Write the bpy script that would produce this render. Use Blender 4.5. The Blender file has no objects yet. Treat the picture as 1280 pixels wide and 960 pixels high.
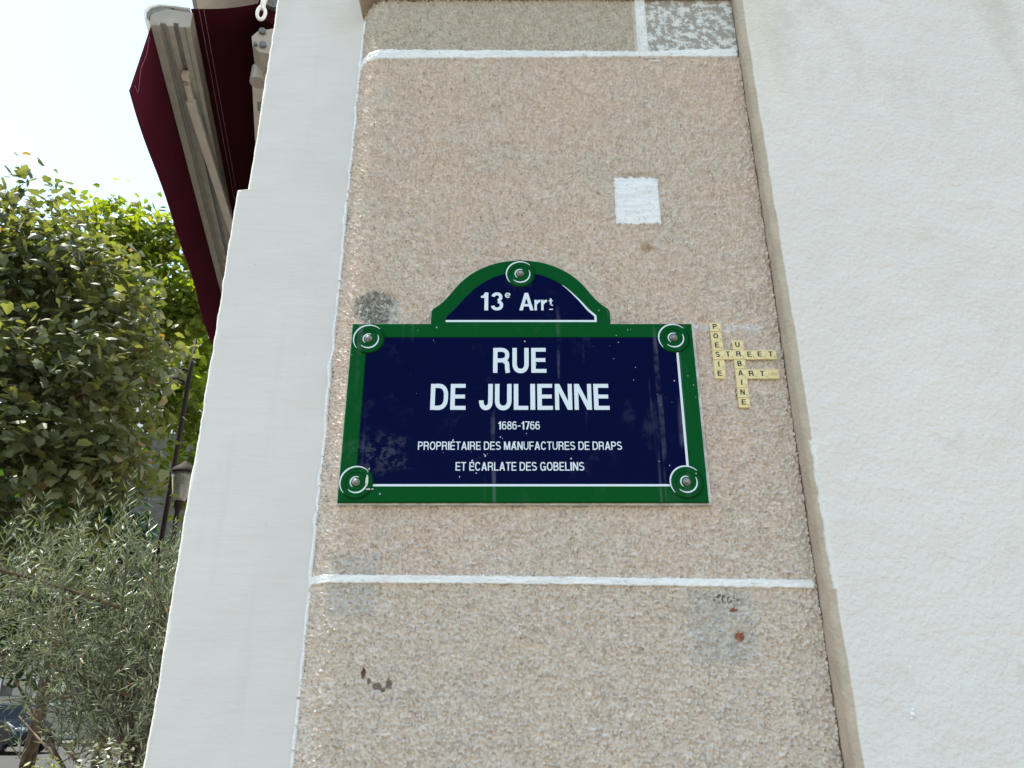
import bpy, bmesh, math, random
import numpy as np
from mathutils import Vector, Matrix

random.seed(7)
rng = np.random.default_rng(11)
scene = bpy.context.scene
C = scene.collection
R = math.radians

# ------------------------------------------------------------------ camera
cam_d = bpy.data.cameras.new("camera")
cam_d.sensor_width = 36.0
cam_d.lens = 36.0 * 962 / 1280
cam_d.clip_start = 0.05
cam_d.clip_end = 3000
cam = bpy.data.objects.new("camera", cam_d)
C.objects.link(cam)
cam.location = (0, -1.42, 1.65)
cam.rotation_euler = (R(90) + math.atan(962 / 2344), 0, 0)
scene.camera = cam

# ------------------------------------------------------------------ light
SUN_AZ, SUN_EL = R(-80), R(67)          # azimuth measured from +Y towards +X
sun_vec = Vector((math.sin(SUN_AZ) * math.cos(SUN_EL), math.cos(SUN_AZ) * math.cos(SUN_EL), math.sin(SUN_EL)))
world = bpy.data.worlds.new("World")
scene.world = world
world.use_nodes = True
wt = world.node_tree
sky = wt.nodes.new('ShaderNodeTexSky')
sky.sky_type = 'NISHITA'
sky.sun_disc = False
sky.sun_elevation = SUN_EL
sky.sun_rotation = SUN_AZ
sky.altitude = 50
sky.air_density = 2.0
sky.dust_density = 0.4
sky.ozone_density = 0.0
wt.nodes['Background'].inputs['Strength'].default_value = 0.115
wt.links.new(sky.outputs['Color'], wt.nodes['Background'].inputs['Color'])
sun_d = bpy.data.lights.new("sun", 'SUN')
sun_d.energy = 3.8
sun_d.angle = R(0.53)
sun_d.color = (1.0, 0.94, 0.84)
sun = bpy.data.objects.new("sun", sun_d)
C.objects.link(sun)
sun.rotation_euler = (-sun_vec).to_track_quat('-Z', 'Y').to_euler()
vs = scene.view_settings
vs.view_transform = 'Standard'
vs.look = 'None'
vs.gamma = 1.0
vs.use_curve_mapping = False
vs.exposure = 1.40
try:
    scene.cycles.use_denoising = True
except Exception:
    pass
scene.cycles.max_bounces = 8
scene.cycles.transparent_max_bounces = 8


# ------------------------------------------------------------------ node helpers
class NT:
    def __init__(self, name):
        self.m = bpy.data.materials.new(name)
        self.m.use_nodes = True
        self.t = self.m.node_tree
        self.b = self.t.nodes['Principled BSDF']
        self.out = self.t.nodes['Material Output']
        self.tc = None

    def new(self, typ, **kw):
        n = self.t.nodes.new(typ)
        for k, v in kw.items():
            setattr(n, k, v)
        return n

    def put(self, sock, v):
        if isinstance(v, bpy.types.NodeSocket):
            self.t.links.new(v, sock)
        elif isinstance(v, (tuple, list)):
            if len(v) == 3 and sock.type == 'RGBA':
                v = (*v, 1)
            sock.default_value = v
        else:
            sock.default_value = v

    def obj(self):
        if self.tc is None:
            self.tc = self.new('ShaderNodeTexCoord')
        return self.tc.outputs['Object']

    def xyz(self):
        if not hasattr(self, '_x'):
            s = self.new('ShaderNodeSeparateXYZ')
            self.put(s.inputs[0], self.obj())
            self._x = s.outputs
        return self._x

    def scaled(self, sc, off=(0, 0, 0)):
        mp = self.new('ShaderNodeMapping')
        self.put(mp.inputs['Vector'], self.obj())
        self.put(mp.inputs['Scale'], sc)
        self.put(mp.inputs['Location'], off)
        return mp.outputs[0]

    def noise(self, scale=1.0, detail=3, rough=0.55, vec=None, col=False):
        n = self.new('ShaderNodeTexNoise')
        self.put(n.inputs['Vector'], vec if vec is not None else self.obj())
        self.put(n.inputs['Scale'], scale)
        self.put(n.inputs['Detail'], detail)
        self.put(n.inputs['Roughness'], rough)
        return n.outputs['Color' if col else 'Fac']

    def voro(self, scale, vec=None, out='Distance', rnd=1.0):
        n = self.new('ShaderNodeTexVoronoi')
        self.put(n.inputs['Vector'], vec if vec is not None else self.obj())
        self.put(n.inputs['Scale'], scale)
        self.put(n.inputs['Randomness'], rnd)
        return n.outputs[out]

    def math(self, op, a, b=0.0, c=0.0, clamp=False):
        n = self.new('ShaderNodeMath', operation=op, use_clamp=clamp)
        self.put(n.inputs[0], a)
        self.put(n.inputs[1], b)
        if len(n.inputs) > 2:
            self.put(n.inputs[2], c)
        return n.outputs[0]

    def ramp(self, v, lo, hi, a=0.0, b=1.0):
        n = self.new('ShaderNodeMapRange', clamp=True)
        n.interpolation_type = 'SMOOTHSTEP'
        for i, x in enumerate((v, lo, hi, a, b)):
            self.put(n.inputs[i], x)
        return n.outputs[0]

    def mix(self, f, a, b, mode='MIX'):
        n = self.new('ShaderNodeMix', data_type='RGBA', blend_type=mode)
        self.put(n.inputs[0], f)
        self.put(n.inputs[6], a)
        self.put(n.inputs[7], b)
        return n.outputs[2]

    def bump(self, h, strength=0.5, dist=0.002, prev=None):
        n = self.new('ShaderNodeBump')
        self.put(n.inputs['Height'], h)
        self.put(n.inputs['Strength'], strength)
        self.put(n.inputs['Distance'], dist)
        if prev is not None:
            self.put(n.inputs['Normal'], prev)
        return n.outputs[0]

    def box(self, x0, x1, z0, z1, soft=0.004, wob=0.0, wscale=60):
        """1 inside a ragged rectangle of the wall plane (x, z)"""
        X, Z = self.xyz()[0], self.xyz()[2]
        if wob:
            key = ('w', wscale)
            if not hasattr(self, '_w'):
                self._w = {}
            if key not in self._w:
                s = self.new('ShaderNodeSeparateColor')
                self.put(s.inputs[0], self.noise(wscale, 3, 0.6, col=True))
                self._w[key] = s.outputs
            o = self._w[key]
            X = self.math('ADD', X, self.math('MULTIPLY', self.math('SUBTRACT', o[0], 0.5), wob))
            Z = self.math('ADD', Z, self.math('MULTIPLY', self.math('SUBTRACT', o[1], 0.5), wob))
        cx, hx, cz, hz = (x0 + x1) / 2, (x1 - x0) / 2, (z0 + z1) / 2, (z1 - z0) / 2
        dx = self.math('SUBTRACT', self.math('ABSOLUTE', self.math('SUBTRACT', X, cx)), hx)
        dz = self.math('SUBTRACT', self.math('ABSOLUTE', self.math('SUBTRACT', Z, cz)), hz)
        return self.ramp(self.math('MAXIMUM', dx, dz), -soft, soft, 1.0, 0.0)

    def blob(self, x, z, rx, rz, soft=0.4, wob=0.02, wscale=60):
        X, Z = self.xyz()[0], self.xyz()[2]
        dx = self.math('DIVIDE', self.math('SUBTRACT', X, x), rx)
        dz = self.math('DIVIDE', self.math('SUBTRACT', Z, z), rz)
        d = self.math('SQRT', self.math('ADD', self.math('MULTIPLY', dx, dx), self.math('MULTIPLY', dz, dz)))
        d = self.math('ADD', d, self.math('MULTIPLY', self.math('SUBTRACT', self.noise(wscale, 3), 0.5), wob / max(rx, rz) * 2))
        return self.ramp(d, 1 - soft, 1 + soft, 1.0, 0.0)

    def done(self, color=None, rough=None, normal=None, metallic=None, spec=None, coat=None):
        b = self.b
        if color is not None: self.put(b.inputs['Base Color'], color)
        if rough is not None: self.put(b.inputs['Roughness'], rough)
        if normal is not None: self.put(b.inputs['Normal'], normal)
        if metallic is not None: self.put(b.inputs['Metallic'], metallic)
        if spec is not None: self.put(b.inputs['Specular IOR Level'], spec)
        if coat is not None: self.put(b.inputs['Coat Weight'], coat)
        return self.m


def simple(name, col, rough=0.6, var=0.15, scale=30, metallic=0.0, bump=0.0, spec=0.5):
    n = NT(name)
    d = tuple(c * (1 - var) for c in col)
    l = tuple(min(1, c * (1 + var * 0.6)) for c in col)
    f = n.ramp(n.noise(scale, 5), 0.3, 0.7)
    nm = n.bump(n.noise(scale * 4, 4), bump, 0.002) if bump else None
    return n.done(n.mix(f, d, l), rough, nm, metallic, spec)


# ------------------------------------------------------------------ materials
def mat_roughcast():
    n = NT("roughcast")
    Z = n.xyz()[2]
    big = n.ramp(n.noise(4.5, 4, 0.6), 0.35, 0.68)
    col = n.mix(big, (0.835, 0.695, 0.605), (0.82, 0.71, 0.63))
    # three courses of slightly different tint
    low = n.ramp(n.math('ADD', Z, n.math('MULTIPLY', n.noise(9, 2), 0.03)), 1.84, 1.885, 1.0, 0.0)
    col = n.mix(n.math('MULTIPLY', low, 0.65), col, (0.80, 0.705, 0.62))
    top = n.ramp(Z, 3.095, 3.10)
    col = n.mix(n.math('MULTIPLY', top, 0.8), col, (0.65, 0.59, 0.51))
    # pale mineral haze
    haze = n.math('MULTIPLY', n.ramp(n.noise(7, 4, 0.6, n.scaled((1, 1, 1), (3, 1, 5))), 0.52, 0.72), 0.45)
    col = n.mix(haze, col, (0.74, 0.70, 0.65))
    # single grains of sand: paler and browner
    gr = n.ramp(n.noise(170, 4, 0.7, n.scaled((0.75, 1, 1.2))), 0.40, 0.60)
    col = n.mix(n.math('MULTIPLY', n.math('SUBTRACT', 1.0, gr), 0.26), col, (0.42, 0.335, 0.28))
    g = n.voro(330, out='Color')
    s = n.new('ShaderNodeSeparateColor'); n.put(s.inputs[0], g)
    col = n.mix(n.ramp(s.outputs[0], 0.75, 0.95, 0, 0.25), col, (0.85, 0.78, 0.70))
    col = n.mix(n.ramp(s.outputs[1], 0.80, 0.97, 0, 0.15), col, (0.36, 0.29, 0.23))
    # grey overpainted rectangles
    gw = n.noise(55, 3)
    for (x0, x1, z0, z1, k) in ((-0.335, -0.245, 1.787, 1.899, 0.55), (0.312, 0.430, 1.71, 1.835, 0.5)):
        m = n.math('MULTIPLY', n.box(x0, x1, z0, z1, 0.007, 0.02, 70), n.ramp(gw, 0.3, 0.6, k * 0.55, k))
        col = n.mix(m, col, (0.56, 0.565, 0.555))
    # mottled old mortar in the top corner
    m = n.box(0.331, 0.60, 3.085, 3.30, 0.004, 0.012, 90)
    mot = n.ramp(n.noise(48, 5, 0.7), 0.47, 0.56)
    col = n.mix(m, col, n.mix(mot, (0.40, 0.37, 0.33), (0.78, 0.78, 0.77)))
    # scraped grey scar above the plate
    sc = n.blob(-0.281, 2.402, 0.044, 0.043, 0.16, 0.020, 60)
    st = n.ramp(n.noise(150, 4, 0.7), 0.35, 0.65)
    scc = n.mix(st, (0.17, 0.165, 0.15), (0.55, 0.53, 0.49))
    scc = n.mix(n.ramp(n.noise(110, 2, 0.5, n.scaled((1, 1, 1), (7, 0, 2))), 0.64, 0.68), scc, (0.85, 0.85, 0.84))
    col = n.mix(sc, col, scc)
    sc2 = n.blob(-0.243, 2.385, 0.013, 0.032, 0.3, 0.012, 90)
    col = n.mix(n.math('MULTIPLY', sc2, 0.8), col, (0.70, 0.69, 0.67))
    # bluish white smear by the tiles
    sm = n.math('MULTIPLY', n.box(0.375, 0.515, 2.351, 2.363, 0.005, 0.014, 90), n.ramp(n.noise(80, 3), 0.34, 0.52))
    col = n.mix(n.math('MULTIPLY', sm, 0.9), col, (0.82, 0.83, 0.86))
    # black smear, red flecks, brown chips, rusty stain
    bs = n.math('MULTIPLY', n.blob(0.378, 1.818, 0.03, 0.009, 0.5, 0.02, 90), n.ramp(n.noise(160, 3), 0.5, 0.58))
    col = n.mix(n.math('MULTIPLY', bs, 0.9), col, (0.12, 0.11, 0.10))
    for (x, z, rx, rz, c) in ((0.3944, 1.7973, 0.007, 0.0036, (0.33, 0.10, 0.07)), (0.4007, 1.7525, 0.0085, 0.0085, (0.40, 0.15, 0.10)),
                              (-0.2568, 1.692, 0.004, 0.009, (0.13, 0.06, 0.035)), (-0.247, 1.680, 0.004, 0.006, (0.14, 0.065, 0.04)),
                              (-0.2323, 1.6717, 0.008, 0.006, (0.16, 0.075, 0.05)), (-0.212, 1.6744, 0.006, 0.009, (0.14, 0.07, 0.045)),
                              (-0.222, 1.6663, 0.005, 0.004, (0.14, 0.07, 0.045))):
        col = n.mix(n.blob(x, z, rx, rz, 0.25, 0.006, 200), col, c)
    pl = n.blob(-0.225, 1.664, 0.05, 0.032, 0.5, 0.03, 60)
    col = n.mix(n.math('MULTIPLY', pl, 0.22), col, (0.75, 0.70, 0.63))
    col = n.mix(n.math('MULTIPLY', n.blob(0.289, 2.549, 0.013, 0.010, 0.6, 0.012, 90), 0.55), col, (0.38, 0.22, 0.08))
    col = n.mix(n.math('MULTIPLY', n.blob(0.28, 2.74, 0.05, 0.007, 0.6, 0.012, 90), 0.35), col, (0.42, 0.27, 0.15))
    nm = n.bump(n.noise(300, 4, 0.65), 0.8, 0.0022)
    return n.done(col, 0.95, nm, spec=0.15)


def mat_white_wall():
    n = NT("white_render")
    X, Z = n.xyz()[0], n.xyz()[2]
    col = n.mix(n.ramp(n.noise(2.2, 4, 0.6), 0.35, 0.7), (0.79, 0.735, 0.69), (0.75, 0.70, 0.655))
    # rain soiling high up, near the edge
    so = n.math('MULTIPLY', n.ramp(n.noise(7, 5, 0.65, n.scaled((1, 1, 0.55))), 0.47, 0.70), n.ramp(Z, 2.70, 3.10))
    col = n.mix(n.math('MULTIPLY', so, 0.50), col, (0.56, 0.50, 0.43))
    yl = n.math('MULTIPLY', n.ramp(X, 0.56, 0.70, 1, 0), n.ramp(n.math('ADD', Z, n.math('MULTIPLY', n.noise(6, 3), 0.4)), 2.95, 3.5))
    col = n.mix(n.math('MULTIPLY', yl, 0.55), col, (0.72, 0.66, 0.50))
    # lower half is a little darker and greyer
    dl = n.math('MULTIPLY', n.ramp(n.math('ADD', Z, n.math('MULTIPLY', n.noise(3, 3), 0.5)), 1.7, 2.5, 1, 0), 0.5)
    col = n.mix(dl, col, (0.70, 0.685, 0.665))
    blot = n.ramp(n.noise(14, 4, 0.6, n.scaled((1, 1, 1), (9, 4, 1))), 0.62, 0.75)
    col = n.mix(n.math('MULTIPLY', blot, 0.24), col, (0.55, 0.50, 0.42))
    # tan painted return with ragged white paint lapping over the arris
    edge = n.math('ADD', X, n.math('MULTIPLY', n.math('SUBTRACT', n.noise(9, 5, 0.6, n.scaled((0.3, 0.3, 1))), 0.5), 0.012))
    tan = n.ramp(edge, 0.5610, 0.5650, 1, 0)
    tcol = n.mix(n.ramp(n.noise(20, 4), 0.35, 0.7), (0.47, 0.39, 0.305), (0.54, 0.455, 0.36))
    col = n.mix(tan, col, tcol)
    lap = n.math('MULTIPLY', n.box(0.5580, 0.5650, 1.83, 2.10, 0.002, 0.01, 40), 0.8)
    col = n.mix(lap, col, (0.80, 0.79, 0.77))
    crack = n.ramp(n.voro(7.0, n.scaled((0.3, 0.3, 1)), 'Distance'), 0.0, 0.012, 1, 0)
    col = n.mix(n.math('MULTIPLY', crack, tan), col, (0.16, 0.13, 0.10))
    h1 = n.noise(115, 3, 0.5)
    h2 = n.noise(26, 4, 0.6)
    nm = n.bump(h1, 0.85, 0.0042)
    nm = n.bump(h2, 0.25, 0.004, nm)
    return n.done(col, 0.85, nm, spec=0.2)


def mat_pier():
    n = NT("white_pier_paint")
    col = n.mix(n.ramp(n.noise(2.6, 4, 0.6), 0.35, 0.7), (0.74, 0.70, 0.67), (0.70, 0.665, 0.635))
    X, Z = n.xyz()[0], n.xyz()[2]
    yl = n.math('MULTIPLY', n.ramp(Z, 2.95, 3.4), n.ramp(n.noise(6, 3), 0.42, 0.65))
    col = n.mix(n.math('MULTIPLY', yl, 0.5), col, (0.68, 0.63, 0.52))
    sp = n.ramp(n.voro(16, n.scaled((1, 1, 1), (2, 3, 0.3))), 0.02, 0.035, 1, 0)
    col = n.mix(n.math('MULTIPLY', sp, 0.5), col, (0.45, 0.42, 0.38))
    tr = n.noise(22, 4, 0.6, n.scaled((0.55, 0.55, 2.3)))
    nm = n.bump(tr, 0.30, 0.005)
    st = n.ramp(n.noise(11, 4, 0.6, n.scaled((1.6, 1.6, 0.12), (3, 0, 1))), 0.56, 0.72)
    col = n.mix(n.math('MULTIPLY', st, 0.09), col, (0.48, 0.44, 0.38))
    nm = n.bump(n.noise(160, 2), 0.10, 0.0015, nm)
    return n.done(col, 0.75, nm, spec=0.25)


def mat_white_paint():
    n = NT("brushed_white_paint")
    wob = n.noise(120, 3, 0.6, n.scaled((0.16, 1, 1.2)))
    col = n.mix(n.ramp(wob, 0.35, 0.65), (0.78, 0.785, 0.79), (0.88, 0.88, 0.88))
    holes = n.ramp(n.noise(75, 3, 0.6, n.scaled((1, 1, 1), (1, 9, 4))), 0.69, 0.73)
    col = n.mix(n.math('MULTIPLY', holes, 0.45), col, (0.42, 0.42, 0.40))
    nm = n.bump(wob, 0.6, 0.0025)
    return n.done(col, 0.7, nm, spec=0.3)


def mat_enamel(name, a, dust=1.0):
    n = NT(name)
    X, Z = n.xyz()[0], n.xyz()[2]
    col = a
    # runs of lime and dust
    st = n.ramp(n.noise(34, 2, 0.5, n.scaled((1.2, 1, 0.045))), 0.665, 0.74)
    st = n.math('MULTIPLY', st, n.ramp(n.noise(9, 4, 0.6), 0.45, 0.60))
    dst = n.ramp(n.noise(15, 5, 0.65, n.scaled((1, 1, 0.8), (4, 1, 2))), 0.56, 0.80)
    f = n.math('MULTIPLY', n.math('MAXIMUM', st, n.math('MULTIPLY', dst, 0.45)), 0.17 * dust)
    col = n.mix(f, col, (0.34, 0.36, 0.42))
    cl = n.blob(-0.25, 2.085, 0.05, 0.035, 0.5, 0.05, 40)
    cl = n.math('MULTIPLY', cl, n.ramp(n.noise(90, 4, 0.6), 0.47, 0.62))
    col = n.mix(n.math('MULTIPLY', cl, 0.09), col, (0.4, 0.42, 0.46))
    # spatter dots
    v = n.voro(95, n.scaled((1, 0.01, 0.8)))
    lim = n.ramp(n.noise(11, 2, 0.5, n.scaled((1, 1, 1), (5, 2, 8))), 0.46, 0.70, 0.0, 0.20)
    dots = n.math('LESS_THAN', v, n.math('MULTIPLY', lim, n.ramp(n.noise(130, 0), 0.45, 0.7)))
    col = n.mix(n.math('MULTIPLY', dots, 0.72 * dust), col, (0.72, 0.76, 0.80))
    rough = n.ramp(n.noise(24, 4), 0.3, 0.7, 0.10, 0.26)
    nm = n.bump(n.noise(14, 2), 0.12, 0.004)
    return n.done(col, rough, nm, spec=0.025)


def mat_leaf(name, dark, light, odd, trans=0.35, rough=0.5, spec=0.4):
    n = NT(name)
    at = n.new('ShaderNodeAttribute'); at.attribute_name = 'tint'
    s = n.new('ShaderNodeSeparateColor'); n.put(s.inputs[0], at.outputs['Color'])
    col = n.mix(s.outputs[0], dark, light)
    col = n.mix(n.ramp(s.outputs[1], 0.985, 0.988), col, odd)
    n.done(col, rough, spec=spec)
    tr = n.new('ShaderNodeBsdfTranslucent')
    tcol = n.mix(1.0, col, (2.1, 2.0, 0.55, 1), 'MULTIPLY')
    n.put(tr.inputs['Color'], tcol)
    mx = n.new('ShaderNodeMixShader')
    n.put(mx.inputs[0], trans)
    n.t.links.new(n.b.outputs[0], mx.inputs[1])
    n.t.links.new(tr.outputs[0], mx.inputs[2])
    n.t.links.new(mx.outputs[0], n.out.inputs[0])
    return n.m


def mat_fabric(name, col, trans):
    n = NT(name)
    w = n.noise(700, 1)
    c = n.mix(n.ramp(n.noise(6, 4), 0.3, 0.7), tuple(x * 0.8 for x in col), col)
    n.done(c, 0.9, n.bump(w, 0.2, 0.0006), spec=0.1)
    tr = n.new('ShaderNodeBsdfTranslucent'); n.put(tr.inputs['Color'], c)
    mx = n.new('ShaderNodeMixShader'); n.put(mx.inputs[0], trans)
    n.t.links.new(n.b.outputs[0], mx.inputs[1]); n.t.links.new(tr.outputs[0], mx.inputs[2])
    n.t.links.new(mx.outputs[0], n.out.inputs[0])
    return n.m


def mat_bark(name, a, b):
    n = NT(name)
    h = n.noise(18, 5, 0.65, n.scaled((1, 1, 0.25)))
    return n.done(n.mix(n.ramp(h, 0.35, 0.65), a, b), 0.9, n.bump(h, 0.7, 0.01), spec=0.15)


def mat_glass(name, tint=(0.9, 0.93, 0.93)):
    n = NT(name)
    n.done(tint, 0.08, spec=0.5)
    n.put(n.b.inputs['Transmission Weight'], 0.85)
    return n.m


M = {}
M['roughcast'] = mat_roughcast()
M['white_wall'] = mat_white_wall()
M['pier'] = mat_pier()
M['paint'] = mat_white_paint()
M['blue'] = mat_enamel("blue_enamel", (0.0010, 0.0030, 0.036))
M['green'] = mat_enamel("green_enamel", (0.0025, 0.078, 0.017), 0.8)
M['dark_green'] = mat_enamel("dark_green_enamel", (0.002, 0.028, 0.008), 0.5)
M['white_enamel'] = mat_enamel("white_enamel", (0.72, 0.80, 0.86), 0.15)
M['mortar'] = simple("mortar", (0.62, 0.61, 0.58), 0.9, 0.3, 60, bump=0.5)
M['screw'] = simple("screw_steel", (0.30, 0.28, 0.26), 0.42, 0.35, 200, metallic=0.7)
M['tile'] = simple("cream_tile", (0.80, 0.66, 0.34), 0.45, 0.14, 160, bump=0.05)
M['ink'] = simple("black_ink", (0.012, 0.012, 0.012), 0.6, 0.2, 100)
M['worn_ink'] = simple("worn_ink", (0.42, 0.33, 0.19), 0.6, 0.3, 200)
M['alu'] = simple("cream_lacquer", (0.34, 0.305, 0.255), 0.42, 0.12, 20)  # cream darkened in its colour for the shading on the bar
M['arm'] = simple("arm_lacquer", (0.58, 0.53, 0.45), 0.40, 0.10, 20)
M['alu_dark'] = simple("grey_slot", (0.20, 0.21, 0.20), 0.5, 0.2, 30)  # darker grey painting shade in the bar's slots; also the maker plate
M['bolt'] = simple("bolt_grey", (0.16, 0.15, 0.14), 0.45, 0.3, 90, metallic=0.5)
M['ring'] = simple("white_plastic", (0.80, 0.79, 0.76), 0.4, 0.06, 40)
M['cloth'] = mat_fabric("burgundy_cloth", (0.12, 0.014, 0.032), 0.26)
M['cloth_roof'] = mat_fabric("burgundy_roof_cloth", (0.030, 0.002, 0.006), 0.0)  # darker copy of the cloth, shade of the underside put into its colour
M['thread'] = simple("pale_thread", (0.30, 0.16, 0.18), 0.8, 0.1, 30)
M['big_leaf'] = mat_leaf("broad_leaf", (0.058, 0.072, 0.034), (0.145, 0.160, 0.080), (0.24, 0.14, 0.06), 0.36, 0.55, 0.5)
M['back_leaf'] = mat_leaf("backlit_leaf", (0.060, 0.090, 0.012), (0.17, 0.21, 0.030), (0.25, 0.20, 0.04), 0.60)  # yellowed so the glow of backlight sits in the leaf colour
M['dark_leaf'] = mat_leaf("deep_green_leaf", (0.018, 0.045, 0.012), (0.045, 0.095, 0.025), (0.08, 0.07, 0.02), 0.25)
M['olive_leaf'] = mat_leaf("olive_leaf", (0.085, 0.115, 0.068), (0.28, 0.325, 0.215), (0.34, 0.17, 0.05), 0.10, 0.42, 0.6)
M['varieg'] = mat_leaf("variegated_leaf", (0.05, 0.08, 0.02), (0.22, 0.25, 0.08), (0.6, 0.6, 0.5), 0.2)
M['varieg_white'] = mat_leaf("white_edged_leaf", (0.03, 0.045, 0.022), (0.26, 0.28, 0.22), (0.8, 0.8, 0.76), 0.12)
M['bark'] = mat_bark("bark", (0.055, 0.038, 0.026), (0.16, 0.115, 0.08))
M['twig'] = mat_bark("twig", (0.09, 0.085, 0.06), (0.16, 0.155, 0.11))
M['iron'] = simple("dark_iron", (0.020, 0.013, 0.011), 0.75, 0.3, 30, spec=0.2)
M['lantern_glass'] = mat_glass("lantern_glass", (0.62, 0.62, 0.56))
M['stone'] = simple("grey_stone", (0.33, 0.30, 0.255), 0.9, 0.22, 3, bump=0.3)
M['stone_joint'] = simple("stone_joint", (0.12, 0.11, 0.095), 0.95, 0.2, 5)
M['pane'] = simple("dark_pane", (0.012, 0.014, 0.016), 0.12, 0.2, 2)
M['frame_white'] = simple("white_frame", (0.62, 0.61, 0.58), 0.6, 0.1, 4)
M['tower'] = simple("pale_concrete", (0.70, 0.64, 0.57), 0.9, 0.08, 0.4)
M['tower_white'] = simple("white_panel", (0.80, 0.79, 0.77), 0.8, 0.06, 0.6)
M['car'] = simple("blue_grey_car_paint", (0.014, 0.022, 0.036), 0.18, 0.05, 3, metallic=0.3)
M['tyre'] = simple("tyre_rubber", (0.015, 0.015, 0.015), 0.85, 0.2, 20)
M['chrome'] = simple("chrome", (0.65, 0.65, 0.66), 0.12, 0.05, 10, metallic=1.0)
M['lamp_lens'] = mat_glass("lamp_lens")
M['asphalt'] = simple("asphalt", (0.055, 0.054, 0.052), 0.95, 0.3, 60, bump=0.4)
M['pavement'] = simple("pavement", (0.135, 0.120, 0.105), 0.92, 0.2, 8, bump=0.3)
M['kerb'] = simple("granite_kerb", (0.30, 0.29, 0.28), 0.9, 0.2, 40)
M['planter'] = simple("planter_wood", (0.16, 0.115, 0.075), 0.8, 0.3, 12, bump=0.2)
M['soil'] = simple("soil", (0.035, 0.025, 0.018), 1.0, 0.3, 30)
M['cornice'] = simple("cornice_stone", (0.36, 0.28, 0.20), 0.95, 0.3, 14, bump=0.4)


# ------------------------------------------------------------------ mesh helpers
def tag(o, label=None, cat=None, group=None, kind=None):
    if label: o['label'] = label
    if cat: o['category'] = cat
    if group: o['group'] = group
    if kind: o['kind'] = kind
    return o


def empty(name, loc=(0, 0, 0), label=None, cat=None, group=None):
    o = bpy.data.objects.new(name, None)
    o.empty_display_size = 0.1
    o.location = loc
    C.objects.link(o)
    return tag(o, label, cat, group)


def link(name, me, mat, parent=None, smooth=False):
    if mat is not None and not me.materials:
        me.materials.append(mat)
    o = bpy.data.objects.new(name, me)
    C.objects.link(o)
    if parent is not None:
        o.parent = parent
        # children are built in world coordinates: undo the parent's own place
        o.matrix_parent_inverse = world_of(parent).inverted()
    if smooth:
        me.polygons.foreach_set('use_smooth', [True] * len(me.polygons))
    return o


def world_of(o):
    m = o.matrix_basis.copy()
    if o.parent is not None:
        m = world_of(o.parent) @ o.matrix_parent_inverse @ m
    return m


def np_mesh(name, V, F, smooth=True):
    """V (n,3) array, F (m,k) array, all faces with k corners"""
    me = bpy.data.meshes.new(name)
    V = np.asarray(V, dtype=np.float32); F = np.asarray(F, dtype=np.int32)
    me.vertices.add(len(V)); me.vertices.foreach_set('co', V.ravel())
    k = F.shape[1]
    me.loops.add(F.size); me.loops.foreach_set('vertex_index', F.ravel())
    me.polygons.add(len(F))
    me.polygons.foreach_set('loop_start', np.arange(0, F.size, k, dtype=np.int32))
    me.polygons.foreach_set('use_smooth', np.full(len(F), smooth))
    me.update(calc_edges=True)
    me.validate()
    return me


def grid_faces(nr, nc):
    i = np.arange((nr - 1) * (nc - 1))
    r, c = i // (nc - 1), i % (nc - 1)
    a = r * nc + c
    return np.stack([a, a + 1, a + nc + 1, a + nc], 1)


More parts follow.
